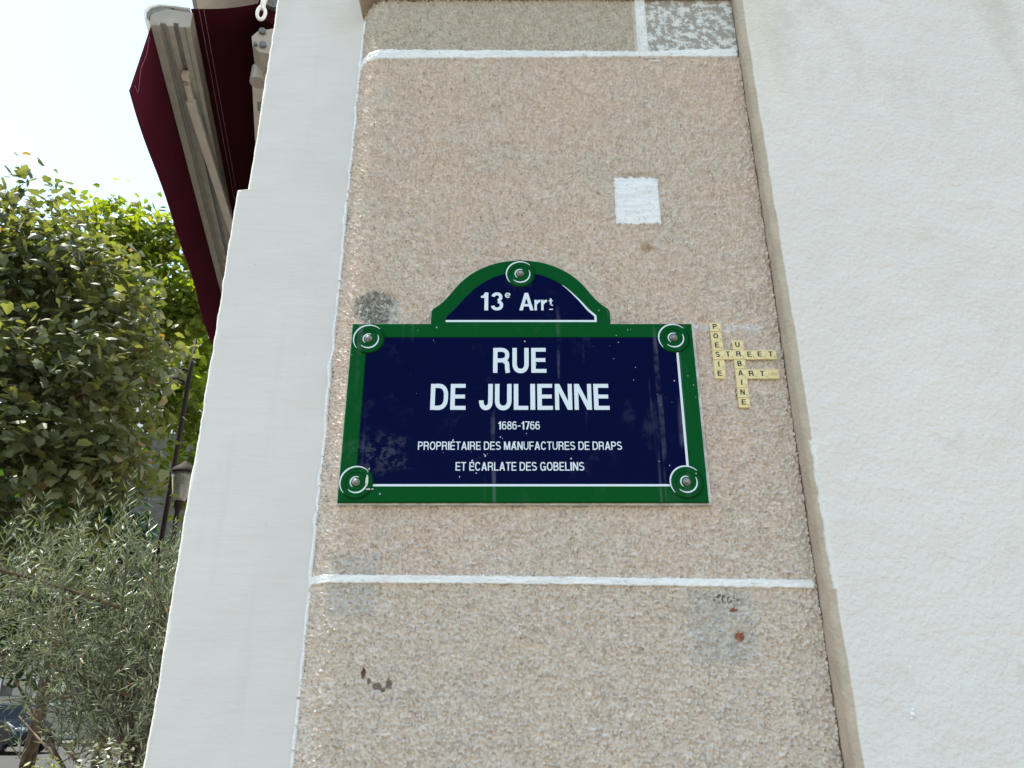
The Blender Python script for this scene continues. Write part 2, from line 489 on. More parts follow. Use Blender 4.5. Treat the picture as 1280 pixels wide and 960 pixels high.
class MB:
    """collects shapes of one part"""
    def __init__(self):
        self.v = []; self.f = []

    def add(self, vs, fs):
        b = len(self.v)
        self.v += [tuple(x) for x in vs]
        self.f += [tuple(i + b for i in f) for f in fs]
        return self

    def box(self, lo, hi, mtx=None, bev=0.0):
        x0, y0, z0 = lo; x1, y1, z1 = hi
        if bev <= 0:
            vs = [(x0, y0, z0), (x1, y0, z0), (x1, y1, z0), (x0, y1, z0), (x0, y0, z1), (x1, y0, z1), (x1, y1, z1), (x0, y1, z1)]
            fs = [(0, 3, 2, 1), (4, 5, 6, 7), (0, 1, 5, 4), (1, 2, 6, 5), (2, 3, 7, 6), (3, 0, 4, 7)]
        else:
            bm = bmesh.new()
            g = bmesh.ops.create_cube(bm, size=1.0)
            for v in g['verts']:
                v.co = Vector(((x0 + x1) / 2 + v.co.x * (x1 - x0), (y0 + y1) / 2 + v.co.y * (y1 - y0), (z0 + z1) / 2 + v.co.z * (z1 - z0)))
            bmesh.ops.bevel(bm, geom=bm.edges[:], offset=bev, segments=2, profile=0.6, affect='EDGES')
            bm.verts.index_update()
            vs = [v.co.copy() for v in bm.verts]; fs = [[v.index for v in f.verts] for f in bm.faces]
            bm.free()
        if mtx is not None:
            vs = [mtx @ Vector(v) for v in vs]
        return self.add(vs, fs)

    def tube(self, pts, rad, n=8, caps=True):
        pts = [Vector(p) for p in pts]
        if not isinstance(rad, (list, tuple)):
            rad = [rad] * len(pts)
        ring0 = len(self.v)
        up = Vector((0, 0, 1))
        prev = None
        for i, p in enumerate(pts):
            d = (pts[min(i + 1, len(pts) - 1)] - pts[max(i - 1, 0)]).normalized()
            if prev is None:
                a = d.cross(up)
                if a.length < 1e-3: a = d.cross(Vector((1, 0, 0)))
                a.normalize()
            else:
                a = (prev - d * prev.dot(d)).normalized()
            prev = a
            b = d.cross(a)
            for k in range(n):
                t = 2 * math.pi * k / n
                self.v.append(tuple(p + (a * math.cos(t) + b * math.sin(t)) * rad[i]))
        for i in range(len(pts) - 1):
            for k in range(n):
                k2 = (k + 1) % n
                r0 = ring0 + i * n; r1 = r0 + n
                self.f.append((r0 + k, r0 + k2, r1 + k2, r1 + k))
        if caps:
            self.f.append(tuple(ring0 + k for k in range(n))[::-1])
            e = ring0 + (len(pts) - 1) * n
            self.f.append(tuple(e + k for k in range(n)))
        return self

    def lathe(self, prof, mtx, n=24):
        """prof: (r, h) pairs; axis is local z of mtx"""
        b = len(self.v)
        for (r, h) in prof:
            for k in range(n):
                t = 2 * math.pi * k / n
                self.v.append(tuple(mtx @ Vector((r * math.cos(t), r * math.sin(t), h))))
        for i in range(len(prof) - 1):
            for k in range(n):
                k2 = (k + 1) % n
                self.f.append((b + i * n + k, b + i * n + k2, b + (i + 1) * n + k2, b + (i + 1) * n + k))
        self.f.append(tuple(b + k for k in range(n))[::-1])
        e = b + (len(prof) - 1) * n
        self.f.append(tuple(e + k for k in range(n)))
        return self

    def prism(self, poly, frame, d0, d1):
        """poly in the (u, v) plane of frame, swept along frame's w from d0 to d1; frame(u, v, w) -> point"""
        n = len(poly)
        b = len(self.v)
        self.v += [tuple(frame(u, v, d0)) for u, v in poly] + [tuple(frame(u, v, d1)) for u, v in poly]
        for k in range(n):
            k2 = (k + 1) % n
            self.f.append((b + k, b + k2, b + n + k2, b + n + k))
        self.f.append(tuple(b + k for k in range(n))[::-1])
        self.f.append(tuple(b + n + k for k in range(n)))
        return self

    def mesh(self, name='part', fix=True):
        me = bpy.data.meshes.new(name)
        me.from_pydata(self.v, [], self.f)
        if fix:
            bm = bmesh.new(); bm.from_mesh(me)
            bmesh.ops.recalc_face_normals(bm, faces=bm.faces[:])
            ng = [f for f in bm.faces if len(f.verts) > 4]
            if ng: bmesh.ops.triangulate(bm, faces=ng)
            bm.to_mesh(me); bm.free()
        me.update()
        return me

    def build(self, name, mat, parent=None, smooth=False, fix=True):
        o = link(name, self.mesh(name, fix), mat, parent)
        if smooth:
            o.data.polygons.foreach_set('use_smooth', [True] * len(o.data.polygons))
        return o


def clone(src, parent):
    o = src.copy()
    C.objects.link(o)
    o.parent = parent
    return o


# band-limited noise fields for surface relief -----------------------------------
def band_field(nz, nx, step, lo, hi, aniso=1.0, seed=1):
    """random field with wavelengths lo..hi metres; unit deviation"""
    g = np.random.default_rng(seed).standard_normal((nz, nx))
    fz = np.fft.fftfreq(nz, step)[:, None]; fx = np.fft.rfftfreq(nx, step)[None, :] * aniso
    f = np.sqrt(fz ** 2 + fx ** 2)
    w = np.exp(-(f * lo) ** 2) * (1 - np.exp(-(f * hi) ** 2))
    h = np.fft.irfft2(np.fft.rfft2(g) * w, s=(nz, nx))
    return h / h.std()


def sample(field, x, z, x0, z0, step):
    i = np.clip((z - z0) / step, 0, field.shape[0] - 1.001); j = np.clip((x - x0) / step, 0, field.shape[1] - 1.001)
    a = i.astype(int); b = j.astype(int); u = i - a; v = j - b
    return (field[a, b] * (1 - u) * (1 - v) + field[a + 1, b] * u * (1 - v) + field[a, b + 1] * (1 - u) * v + field[a + 1, b + 1] * u * v)


# ------------------------------------------------------------------ ground
DX, DY = -0.216, 0.976                      # direction of the side street's facade
def along(t, off=0.0, z=0.0, base=(-0.6355, 0.055)):
    """point t metres along the side facade, off metres out into the street"""
    return Vector((base[0] + DX * t - DY * off, base[1] + DY * t + DX * off, z))

g = MB(); g.box((-400, -400, -0.5), (400, 400, 0.0))
tag(g.build("road", M['asphalt']), kind='structure')
p = MB()
pv = [(-3.4, -11), (24, -11), (24, 0.25), (-0.5, 0.25), (-3.8, 16.0), (-6.6, 16.0)]
p.v = [(x, y, 0.004) for x, y in pv] + [(x, y, 0.12) for x, y in pv]
p.f = [tuple(range(6, 12))] + [(k, (k + 1) % 6, 6 + (k + 1) % 6, 6 + k) for k in range(6)]
tag(p.build("pavement", M['pavement']), kind='structure')
far = MB(); far.box((-60, 31.0, 0.004), (20, 33.6, 0.13))
tag(far.build("far_pavement", M['pavement']), kind='structure')

# ------------------------------------------------------------------ corner building
bld = empty("corner_building", (0, 0.2, 0), "corner building with a beige roughcast strip between white rendered walls", "building")
b = MB()
fp = [(-0.60, 0.17)] + [tuple(along(14, -0.02).xy)] + [(14, 13.5), (14, 0.17)]
b.v = [(x, y, 0.12) for x, y in fp] + [(x, y, 8.6) for x, y in fp]
b.f = [tuple(range(4, 8)), (0, 1, 2, 3)[::-1]] + [(k, (k + 1) % 4, 4 + (k + 1) % 4, 4 + k) for k in range(4)]
b.build("masonry_core", M['pier'], bld)

# roughcast strip: rounded left arris, relief in the geometry
STEP = 0.0015
FX0, FZ0 = -0.62, 0.05
nz, nx = int((3.35 - FZ0) / STEP), int(1.25 / STEP)
coarse = band_field(nz, nx, STEP, 0.0055, 0.0150, 0.66, 3)
fine = band_field(nz, nx, STEP, 0.0022, 0.005, 0.9, 4)
wave = band_field(nz, nx, STEP, 0.05, 0.2, 1, 5)
relief = np.abs(coarse) * 0.0050 - 0.0039 + fine * 0.0011 + np.roll(coarse, (311, 97), (0, 1)) * 0.0013 + wave * 0.0008

s_flat = np.arange(0.548, -0.3101, -0.0021)
RAD = 0.062
th = np.linspace(0, math.pi / 2, 40)[1:]
px = np.concatenate([s_flat, -0.310 - RAD * np.sin(th), [-0.372] * 8])
py = np.concatenate([np.zeros_like(s_flat), RAD * (1 - np.cos(th)), RAD + np.arange(1, 9) * 0.005])
nxv = np.concatenate([np.zeros_like(s_flat), -np.sin(th), [-1.0] * 8])
nyv = np.concatenate([-np.ones_like(s_flat), -np.cos(th), [0.0] * 8])
sl = np.concatenate([[0], np.cumsum(np.hypot(np.diff(px), np.diff(py)))])
zs = np.concatenate([np.arange(0.13, 1.40, 0.012), np.arange(1.40, 3.281, 0.0021)])
SS, ZZ = np.meshgrid(0.548 - sl, zs)
H = sample(relief, SS, ZZ, FX0, FZ0, STEP)
calm = ((SS > 0.30) & (ZZ > 3.09))
H = np.where(calm, H * 0.35 - 0.0005, H)
scar = np.exp(-(((SS + 0.283) / 0.040) ** 2 + ((ZZ - 2.405) / 0.042) ** 2) ** 3)
H = H - scar * 0.0035
V = np.stack([px[None, :] + nxv[None, :] * H, py[None, :] + nyv[None, :] * H, ZZ], -1).reshape(-1, 3)
rc = link("roughcast_strip", np_mesh("roughcast_strip", V, grid_faces(len(zs), len(px))), M['roughcast'], bld)


def skin_on_strip(name, s0, s1, z_lo, z_hi, lift, mat, seed, rag=0.0015, parent=rc, step=0.0025, keep=0.25, zstep=0.0018):
    """thick paint lying on the strip between arc positions s0 < s1; z_lo, z_hi functions of s"""
    ss = np.arange(s0, s1 + 1e-6, step)
    nrow = max(4, int((np.max(z_hi(ss)) - np.min(z_lo(ss))) / zstep))
    f1 = np.convolve(np.random.default_rng(seed).standard_normal(len(ss) + 8), np.ones(3) / 3, 'same')[4:-4]
    f2 = np.convolve(np.random.default_rng(seed + 1).standard_normal(len(ss) + 8), np.ones(3) / 3, 'same')[4:-4]
    lo = z_lo(ss) + f1 * rag; hi = z_hi(ss) + f2 * rag
    t = np.linspace(0, 1, nrow)
    Zg = lo[None, :] + (hi - lo)[None, :] * t[:, None]
    Sg = np.repeat(ss[None, :], nrow, 0)
    hgt = sample(relief, Sg, Zg, FX0, FZ0, STEP) * keep
    e = np.minimum(np.minimum(t, 1 - t) * nrow / 1.0, 1.0)[:, None]
    es = np.minimum(np.minimum(np.arange(len(ss)), np.arange(len(ss))[::-1]), 1.0)[None, :]
    hh = (lift + hgt) * np.minimum(e, es) + (-0.002) * (1 - np.minimum(e, es))
    q = np.interp(0.548 - Sg, sl, px), np.interp(0.548 - Sg, sl, py), np.interp(0.548 - Sg, sl, nxv), np.interp(0.548 - Sg, sl, nyv)
    Vg = np.stack([q[0] + q[2] * hh, q[1] + q[3] * hh, Zg], -1).reshape(-1, 3)
    me = np_mesh(name, Vg, grid_faces(nrow, len(ss))[:, ::-1])
    return link(name, me, mat, parent)


def bent(*pts):
    xs = [a for a, _ in pts]; zz = [c for _, c in pts]
    return lambda s: np.interp(s, xs, zz)

skin_on_strip("painted_band", -0.40, 0.546, bent((-0.40, 3.079), (-0.29, 3.0765), (0.31, 3.0835), (0.546, 3.0822)), bent((-0.40, 3.104), (-0.29, 3.1065), (0.31, 3.1005), (0.546, 3.110)), 0.0052, M['paint'], 21)
skin_on_strip("painted_band", -0.405, 0.545, bent((-0.40, 1.845), (0.087, 1.8415), (0.545, 1.8345)), bent((-0.40, 1.861), (0.087, 1.8565), (0.545, 1.8505)), 0.0056, M['paint'], 31, rag=0.0009)
skin_on_strip("painted_band", 0.305, 0.3335, bent((0, 3.101), (1, 3.101)), bent((0, 3.277), (1, 3.277)), 0.0040, M['paint'], 41, keep=0.5)
skin_on_strip("paint_patch", 0.2265, 0.3275, bent((0.22, 2.610), (0.25, 2.604), (0.30, 2.607), (0.33, 2.608)), bent((0.22, 2.729), (0.30, 2.731), (0.33, 2.725)), 0.0052, M['paint'], 51, rag=0.0036, keep=0.22)
skin_on_strip("paint_patch", 0.333, 0.365, bent((0, 3.073), (1, 3.073)), bent((0, 3.0785), (1, 3.0785)), 0.002, M['paint'], 61)

# cornice above the strip
co = MB(); co.box((-0.385, -0.018, 3.272), (0.56, 0.20, 3.36), bev=0.006)
co.build("cornice", M['cornice'], bld)
uw = MB(); uw.box((-0.372, 0.01, 3.361), (0.62, 0.20, 8.6))
uw.build("upper_wall", M['white_wall'], bld)

# right-hand white wall, standing proud of the strip, with a rounded tan return
zw = np.concatenate([np.arange(0.12, 1.4, 0.05), np.arange(1.4, 3.4, 0.006), np.arange(3.4, 8.61, 0.4)])
proud = np.interp(zw, [1.5, 3.25], [-0.052, -0.032])
r = 0.012
ta = np.linspace(0, math.pi / 2, 7)
ux = np.concatenate([np.zeros(9), r * (1 - np.cos(ta)), r + np.arange(0.006, 0.80, 0.006), r + np.array([0.9, 1.2, 2, 4, 8, 13])])
uy0 = np.concatenate([np.linspace(1, 0.03, 9), np.zeros(len(ta) + len(ux) - 9 - len(ta))])      # share of the way back into the wall
uyr = np.concatenate([np.full(9, r), r * (1 - np.sin(ta)), np.zeros(len(ux) - 9 - len(ta))])
lowf = band_field(400, 400, 0.01, 0.09, 0.5, 1, 9)
midf = band_field(1400, 700, 0.002, 0.018, 0.06, 1, 10)
edgew = np.convolve(np.random.default_rng(5).standard_normal(len(zw) + 20), np.ones(9) / 9, 'same')[10:-10] * 0.0012
UX = 0.5498 + ux[None, :] + edgew[:, None]
ZW = np.repeat(zw[:, None], len(ux), 1)
dsp = sample(lowf, np.clip(UX, 0, 3.9), np.clip(ZW - 0.5, 0, 3.9), 0, 0, 0.01) * 0.0007
dsp += sample(midf, np.clip(UX - 0.5, 0, 1.39), np.clip(ZW - 1.35, 0, 2.79), 0, 0, 0.002) * 0.00035
dsp *= np.clip((ux - 0.004) / 0.02, 0, 1)[None, :]
UY = proud[:, None] + uyr[None, :] + uy0[None, :] * (0.05 - proud)[:, None] * 0.98 + dsp
V = np.stack([UX, UY, ZW], -1).reshape(-1, 3)
link("white_wall", np_mesh("white_wall", V, grid_faces(len(zw), len(ux))[:, ::-1]), M['white_wall'], bld)
nib = MB()
for (x, z, rr) in ((0.655, 1.628, 0.0045), (0.657, 1.635, 0.003), (0.653, 1.622, 0.003), (0.665, 1.70, 0.002), (0.76, 1.695, 0.002), (0.72, 2.07, 0.002), (0.85, 1.66, 0.002)):
    nib.lathe([(rr, 0), (rr * 0.9, rr * 0.7), (rr * 0.35, rr * 1.2)], Matrix.Translation((x, float(np.interp(z, zw, proud)) + 0.001, z)) @ Matrix.Rotation(R(90), 4, 'X'), 7)
tag(nib.build("plaster_nib", M['paint'], bld, smooth=True), kind='stuff')

# left white pier with a step in its outline
zp = np.concatenate([np.arange(0.12, 1.4, 0.04), np.arange(1.4, 2.735, 0.006), [2.735, 2.739, 2.7425, 2.7455], np.arange(2.751, 3.4, 0.006), np.arange(3.4, 8.61, 0.4)])
shift = np.where(zp < 2.741, 0.0, 0.024)
xs_ = np.concatenate([np.linspace(-0.368, -0.395, 8), np.linspace(-0.40, -0.6265, 60)])
fil = np.exp(-np.clip(-0.370 - xs_, 0, 1) / 0.012) * -0.010
ys_ = 0.062 - (-0.374 - xs_) * 0.03 + fil
rr = 0.007
cxp, cyp = -0.6285, 0.0543
tc = np.linspace(0, R(85), 6)
xs_ = np.concatenate([xs_, cxp - rr * np.sin(tc), [along(0.05, 0).x, along(0.4, 0).x, along(14, 0).x]])
ys_ = np.concatenate([ys_, cyp + rr * (1 - np.cos(tc)), [along(0.05, 0).y, along(0.4, 0).y, along(14, 0).y]])
flat = (np.arange(len(xs_)) < 68)
w8 = np.clip((-0.40 - xs_) / 0.2, 0, 1)
eg = np.convolve(np.random.default_rng(8).standard_normal(len(zp) + 10), np.ones(4) / 4, 'same')[5:-5] * 0.0011 + np.interp(zp, np.linspace(0, 9, 60), np.random.default_rng(18).standard_normal(60) * 0.0016)
PX = xs_[None, :] + (shift + eg)[:, None] * w8[None, :]
ZP = np.repeat(zp[:, None], len(xs_), 1)
pd = sample(lowf, np.clip(PX + 2, 0, 3.9), np.clip(ZP - 0.3, 0, 3.9), 0, 0, 0.01) * 0.0006 * flat[None, :]
PYY = ys_[None, :] + pd
V = np.stack([PX, PYY, ZP], -1).reshape(-1, 3)
link("white_pier", np_mesh("white_pier", V, grid_faces(len(zp), len(xs_))), M['pier'], bld)
bead = MB()
bz = np.arange(0.13, 3.27, 0.02)
brn = np.random.default_rng(77).standard_normal(len(bz))
bead.tube([(-0.3745 + 0.0012 * a, 0.046 + 0.001 * a, z) for a, z in zip(brn, bz)], [0.0042 + 0.0007 * abs(a) for a in brn], 7)
bead.build("sealant_bead", M['paint'], bld, smooth=True)


# ------------------------------------------------------------------ lettering
def arc(cx, cy, rx, ry, a0, a1, n=14, p=2.35):
    out = []
    for i in range(n + 1):
        a = R(a0 + (a1 - a0) * i / n)
        c, s = math.cos(a), math.sin(a)
        out.append((cx + rx * math.copysign(abs(c) ** (2 / p), c), cy + ry * math.copysign(abs(s) ** (2 / p), s)))
    return out


K_ = 1.0
def stroke(pts, w, closed=False):
    w = w * K_
    n = len(pts)
    L, Rr = [], []
    for i in range(n):
        a = pts[(i - 1) % n] if (closed or i > 0) else None
        c = pts[(i + 1) % n] if (closed or i < n - 1) else None
        q = pts[i]
        ds = []
        if a: ds.append(Vector((q[0] - a[0], q[1] - a[1])))
        if c: ds.append(Vector((c[0] - q[0], c[1] - q[1])))
        ds = [d.normalized() for d in ds if d.length > 1e-9]
        t = sum(ds, Vector((0, 0))).normalized()
        nn = Vector((-t.y, t.x))
        k = 1.0
        if len(ds) == 2: k = 1 / max(0.5, nn.dot(Vector((-ds[0].y, ds[0].x))))
        L.append((q[0] + nn.x * w / 2 * k, q[1] + nn.y * w / 2 * k)); Rr.append((q[0] - nn.x * w / 2 * k, q[1] - nn.y * w / 2 * k))
    return [[L[i], L[(i + 1) % n], Rr[(i + 1) % n], Rr[i]] for i in range(n if closed else n - 1)]


def rect(x0, y0, x1, y1):
    return [[(x0, y0), (x1, y0), (x1, y1), (x0, y1)]]

S_, B_ = 0.175, 0.150
def G_E(): return 0.60, [rect(0, 0, S_, 1), rect(S_, 0, .60, B_), rect(S_, .435, .565, .435 + B_), rect(S_, 1 - B_, .585, 1)]
def G_D():
    h = S_ / 2
    return 0.69, [rect(0, 0, S_, 1), stroke([(S_, 1 - B_ / 2)] + arc(.27, .5, .69 - .27 - h, .5 - B_ / 2, 90, -90, 22, 2.6) + [(S_, B_ / 2)], .165)]
def bowl(y0, y1, w, x=.28):
    return stroke([(S_, y1 - B_ / 2)] + arc(x, (y0 + y1) / 2, w - x - S_ / 2, (y1 - y0 - B_) / 2, 90, -90, 16, 2.4) + [(S_, y0 + B_ / 2)], .16)
def G_P(): return 0.62, [rect(0, 0, S_, 1), bowl(.40, 1, .62)]
def G_R(): return 0.67, [rect(0, 0, S_, 1), bowl(.42, 1, .65), stroke([(.40, .47)] + arc(.40, .33, .155, .14, 75, 5, 6, 2) + [(.565, .15), (.59, 0)], S_)]
def G_B(): return 0.64, [rect(0, 0, S_, 1), bowl(.455, 1, .60), bowl(0, .56, .64)]
def G_U(): return 0.65, [stroke([(S_ / 2, 1), (S_ / 2, .36)] + arc(.325, .36, .325 - S_ / 2, .29, 180, 360, 18, 2.2) + [(.65 - S_ / 2, 1)], S_)]
def G_J(): return 0.53, [stroke([(.53 - S_ / 2, 1), (.53 - S_ / 2, .33)] + arc(.265, .33, .265 - S_ / 2, .255, 0, -180, 16, 2.2) + [(S_ / 2, .36)], S_)]
def G_L(): return 0.56, [rect(0, 0, S_, 1), rect(S_, 0, .56, B_)]
def G_I(): return 0.185, [rect(0, 0, .185, 1)]
def G_N(): return 0.67, [rect(0, 0, .16, 1), rect(.51, 0, .67, 1), [[(0, 1), (.18, 1), (.67, 0), (.49, 0)]]]
def G_M(): return 0.80, [rect(0, 0, .155, 1), rect(.645, 0, .80, 1), [[(0, 1), (.20, 1), (.47, 0), (.33, 0)]], [[(.60, 1), (.80, 1), (.47, 0), (.33, 0)]]]
def G_A(): return 0.70, [[[(0, 0), (.17, 0), (.425, 1), (.265, 1)]], [[(.70, 0), (.53, 0), (.275, 1), (.435, 1)]], rect(.16, .225, .54, .36)]
def G_T(): return 0.60, [rect(0, 1 - B_, .60, 1), rect(.30 - S_ / 2, 0, .30 + S_ / 2, 1 - B_)]
def G_F(): return 0.55, [rect(0, 0, S_, 1), rect(S_, .42, .50, .42 + B_), rect(S_, 1 - B_, .55, 1)]
def G_O(w=.72): return w, [stroke(arc(w / 2, .5, w / 2 - S_ / 2, .5 - B_ / 2, 0, 348, 29, 2.3), .165, True)]
def G_C(): return 0.68, [stroke(arc(.345, .5, .345 - S_ / 2, .5 - B_ / 2 + .005, 32, 328, 26, 2.3), .165)]
def G_G(): return 0.72, [stroke(arc(.35, .5, .35 - S_ / 2, .5 - B_ / 2 + .005, 34, 322, 26, 2.3), .165), rect(.385, .375, .70, .505), rect(.555, 0.02, .70, .376)]
def G_S():
    a = arc(.315, .735, .315 - S_ / 2, .265 - B_ / 2, 25, 255, 16, 2.1)
    c = arc(.325, .275, .325 - S_ / 2, .275 - B_ / 2, 75, -155, 16, 2.1)
    return 0.65, [stroke(a + c, .16)]
def G_1(): return 0.42, [rect(.19, 0, .37, 1), [[(.02, .70), (.19, .70), (.19, .86), (.02, .80)]], [[(.10, .78), (.20, .78), (.24, 1), (.18, .94)]]]
def G_6():
    return 0.58, [stroke(arc(.29, .33, .29 - S_ / 2, .33 - B_ / 2, 0, 345, 22, 2.2), .15, True), stroke(arc(.30, .60, .30 - S_ / 2, .40 - B_ / 2, 40, 182, 12, 2.2) + [(S_ / 2, .33)], .15)]
def G_8():
    return 0.58, [stroke(arc(.29, .28, .29 - S_ / 2, .28 - B_ / 2, 0, 345, 20, 2.2), .15, True), stroke(arc(.29, .74, .265 - S_ / 2, .26 - B_ / 2, 0, 345, 20, 2.2), .15, True)]
def G_7(): return 0.55, [rect(0, 1 - B_, .55, 1), [[(.12, 0), (.31, 0), (.55, 1 - B_), (.37, 1 - B_)]]]
def G_3():
    return 0.60, [stroke(arc(.29, .735, .27 - S_ / 2, .265 - B_ / 2, 170, -78, 16, 2.1), .16), stroke(arc(.30, .285, .30 - S_ / 2, .285 - B_ / 2, 80, -172, 16, 2.1), .16)]
def G_dash(): return 0.42, [rect(.04, .36, .38, .49)]
def G_EA():
    w, s = G_E()
    return w, s + [[[(.22, 1.07), (.34, 1.07), (.46, 1.25), (.28, 1.25)]]]
def G_r(): return 0.40, [rect(0, 0, .16, .60), stroke([(.16, .36)] + arc(.36, .36, .20, .175, 180, 95, 7, 2) + [(.40, .53)], .14)]
def G_t(): return 0.36, [rect(.10, .12, .25, .85), rect(0, .52, .10, .63), rect(.25, .52, .36, .63), stroke([(.175, .12)] + arc(.29, .16, .12, .10, 190, 280, 6, 2) + [(.36, .055)], .11)]
def G_e():
    return 0.56, [stroke(arc(.28, .31, .21, .245, 0, 322, 20, 2.2), .13), rect(.12, .265, .50, .37)]
GL = {'E': G_E, 'D': G_D, 'P': G_P, 'R': G_R, 'B': G_B, 'U': G_U, 'J': G_J, 'L': G_L, 'I': G_I, 'N': G_N, 'M': G_M, 'A': G_A, 'T': G_T, 'F': G_F,
      'O': G_O, 'C': G_C, 'G': G_G, 'S': G_S, '1': G_1, '6': G_6, '8': G_8, '7': G_7, '3': G_3, '-': G_dash, '\u00c9': G_EA, 'r': G_r, 't': G_t, 'e': G_e}


def put_glyph(mb, ch, x, z, sx, sz, y, thick=0.0006, lay=0.00003):
    """front faces at y (towards the viewer is -y); each stroke a hair prouder than the last"""
    w, strokes = GL[ch]()
    for k, quads in enumerate(strokes):
        yy = y - k * lay
        for q in quads:
            mb.add([(x + a * sx, yy, z + c * sz) for a, c in q], [(0, 1, 2, 3)])
        # rim so the enamel has an edge
        for q in quads:
            for i in range(4):
                a, c = q[i], q[(i + 1) % 4]
                mb.add([(x + a[0] * sx, yy, z + a[1] * sz), (x + c[0] * sx, yy, z + c[1] * sz), (x + c[0] * sx, yy + thick, z + c[1] * sz), (x + a[0] * sx, yy + thick, z + a[1] * sz)], [(0, 1, 2, 3)])


def line(text, x0, x1, z0, z1, y, parent, single, gap=0.085, space=0.42, sxmul=None):
    tot = 0.0; xs = []
    for i, ch in enumerate(text):
        if ch == ' ':
            tot += space - gap
            continue
        xs.append((ch, tot)); tot += GL[ch]()[0] + gap
    tot -= gap
    sx = (x1 - x0) / tot; sz = z1 - z0
    if single:
        for ch, t in xs:
            mb = MB(); put_glyph(mb, ch, x0 + t * sx, z0, sx, sz, y)
            mb.build("letter", M['white_enamel'], parent, fix=False)
    else:
        mb = MB()
        for ch, t in xs: put_glyph(mb, ch, x0 + t * sx, z0, sx, sz, y)
        mb.build("inscription", M['white_enamel'], parent, fix=False)


# ------------------------------------------------------------------ street name plate
sign = empty("street_name_plate", (0.021, -0.002, 1.988), "blue enamel street name plate with green border and rounded top", "street sign")
CX = 0.021
prof = [(0.183, 2.359), (0.183, 2.388), (0.180, 2.3935), (0.168, 2.4025), (0.152, 2.4195), (0.125, 2.4555), (0.0955, 2.4810), (0.063, 2.4977), (0.031, 2.5062), (0.0, 2.5090)]
def smooth_prof(pr, n=5):
    out = []
    for i in range(len(pr) - 1):
        p0, p1, p2, p3 = pr[max(i - 1, 0)], pr[i], pr[i + 1], pr[min(i + 2, len(pr) - 1)]
        for k in range(n):
            t = k / n
            out.append(tuple(0.5 * (2 * p1[j] + (p2[j] - p0[j]) * t + (2 * p0[j] - 5 * p1[j] + 4 * p2[j] - p3[j]) * t * t + (3 * p1[j] - p0[j] - 3 * p2[j] + p3[j]) * t ** 3) for j in (0, 1)))
    return out + [pr[-1]]
half = prof[:2] + smooth_prof(prof[2:])
DCX = 0.0178
outline = [(-0.3245, 1.9885), (0.3655, 1.9885), (0.3655, 2.359)] + [(DCX + a, c) for a, c in half] + [(DCX - a, c) for a, c in half[::-1][1:]] + [(-0.3245, 2.359)]


def offset_poly(poly, d):
    """inward offset of a counter-clockwise outline"""
    out = []
    n = len(poly)
    for i in range(n):
        a, q, c = Vector(poly[i - 1]), Vector(poly[i]), Vector(poly[(i + 1) % n])
        e1 = (q - a).normalized(); e2 = (c - q).normalized()
        n1 = Vector((-e1.y, e1.x)); n2 = Vector((-e2.y, e2.x))
        m = (n1 + n2)
        m = m / max(0.35, m.dot(n1)) if m.length > 1e-6 else n1
        out.append(tuple(q + m * d))
    return out


def plate(rings, mat, name, parent, smooth=False):
    """rings: list of (outline, y), from back to front; the last is filled"""
    mb = MB()
    n = len(rings[0][0])
    for poly, y in rings:
        mb.v += [(a, y, c) for a, c in poly]
    for i in range(len(rings) - 1):
        for k in range(n):
            k2 = (k + 1) % n
            mb.f.append((i * n + k, i * n + k2, (i + 1) * n + k2, (i + 1) * n + k))
    e = (len(rings) - 1) * n
    mb.f.append(tuple(range(e, e + n)))
    mb.f.append(tuple(range(n))[::-1])
    return mb.build(name, mat, parent, smooth)

bed = offset_poly(outline, -0.0022)
bed = [(a + (0.0035 if a > 0.36 else 0) + random.uniform(-.0009, .0009), c + random.uniform(-.0009, .0009)) for a, c in bed]
plate([(bed, 0.004), (bed, -0.011)], M['mortar'], "mortar_bed", sign)
YF = -0.0175
plate([(outline, -0.0112), (outline, YF + 0.0025), (offset_poly(outline, 0.0010), YF + 0.0008), (offset_poly(outline, 0.0026), YF)], M['green'], "border_plate", sign)

def thin(poly, y, mat, name, parent=sign, back=0.0006):
    return plate([(poly, y + back), (poly, y)], mat, name, parent)

PL, PR, PB, PT = -0.2925, 0.3315, 2.0215, 2.3275
thin([(PL, PB), (PR, PB), (PR, PT), (PL, PT)], YF - 0.0004, M['blue'], "name_panel")
ih = smooth_prof([(0.153, 2.3755), (0.147, 2.3815), (0.138, 2.3905), (0.120, 2.4135), (0.093, 2.4425), (0.0628, 2.4630), (0.033, 2.4740), (0.0, 2.4775)])
dome = [(DCX - 0.153, 2.3646), (DCX + 0.153, 2.3646)] + [(DCX + a, c) for a, c in ih] + [(DCX - a * 0.985, c) for a, c in ih[::-1][1:]]
thin(dome, YF - 0.0004, M['blue'], "district_panel")


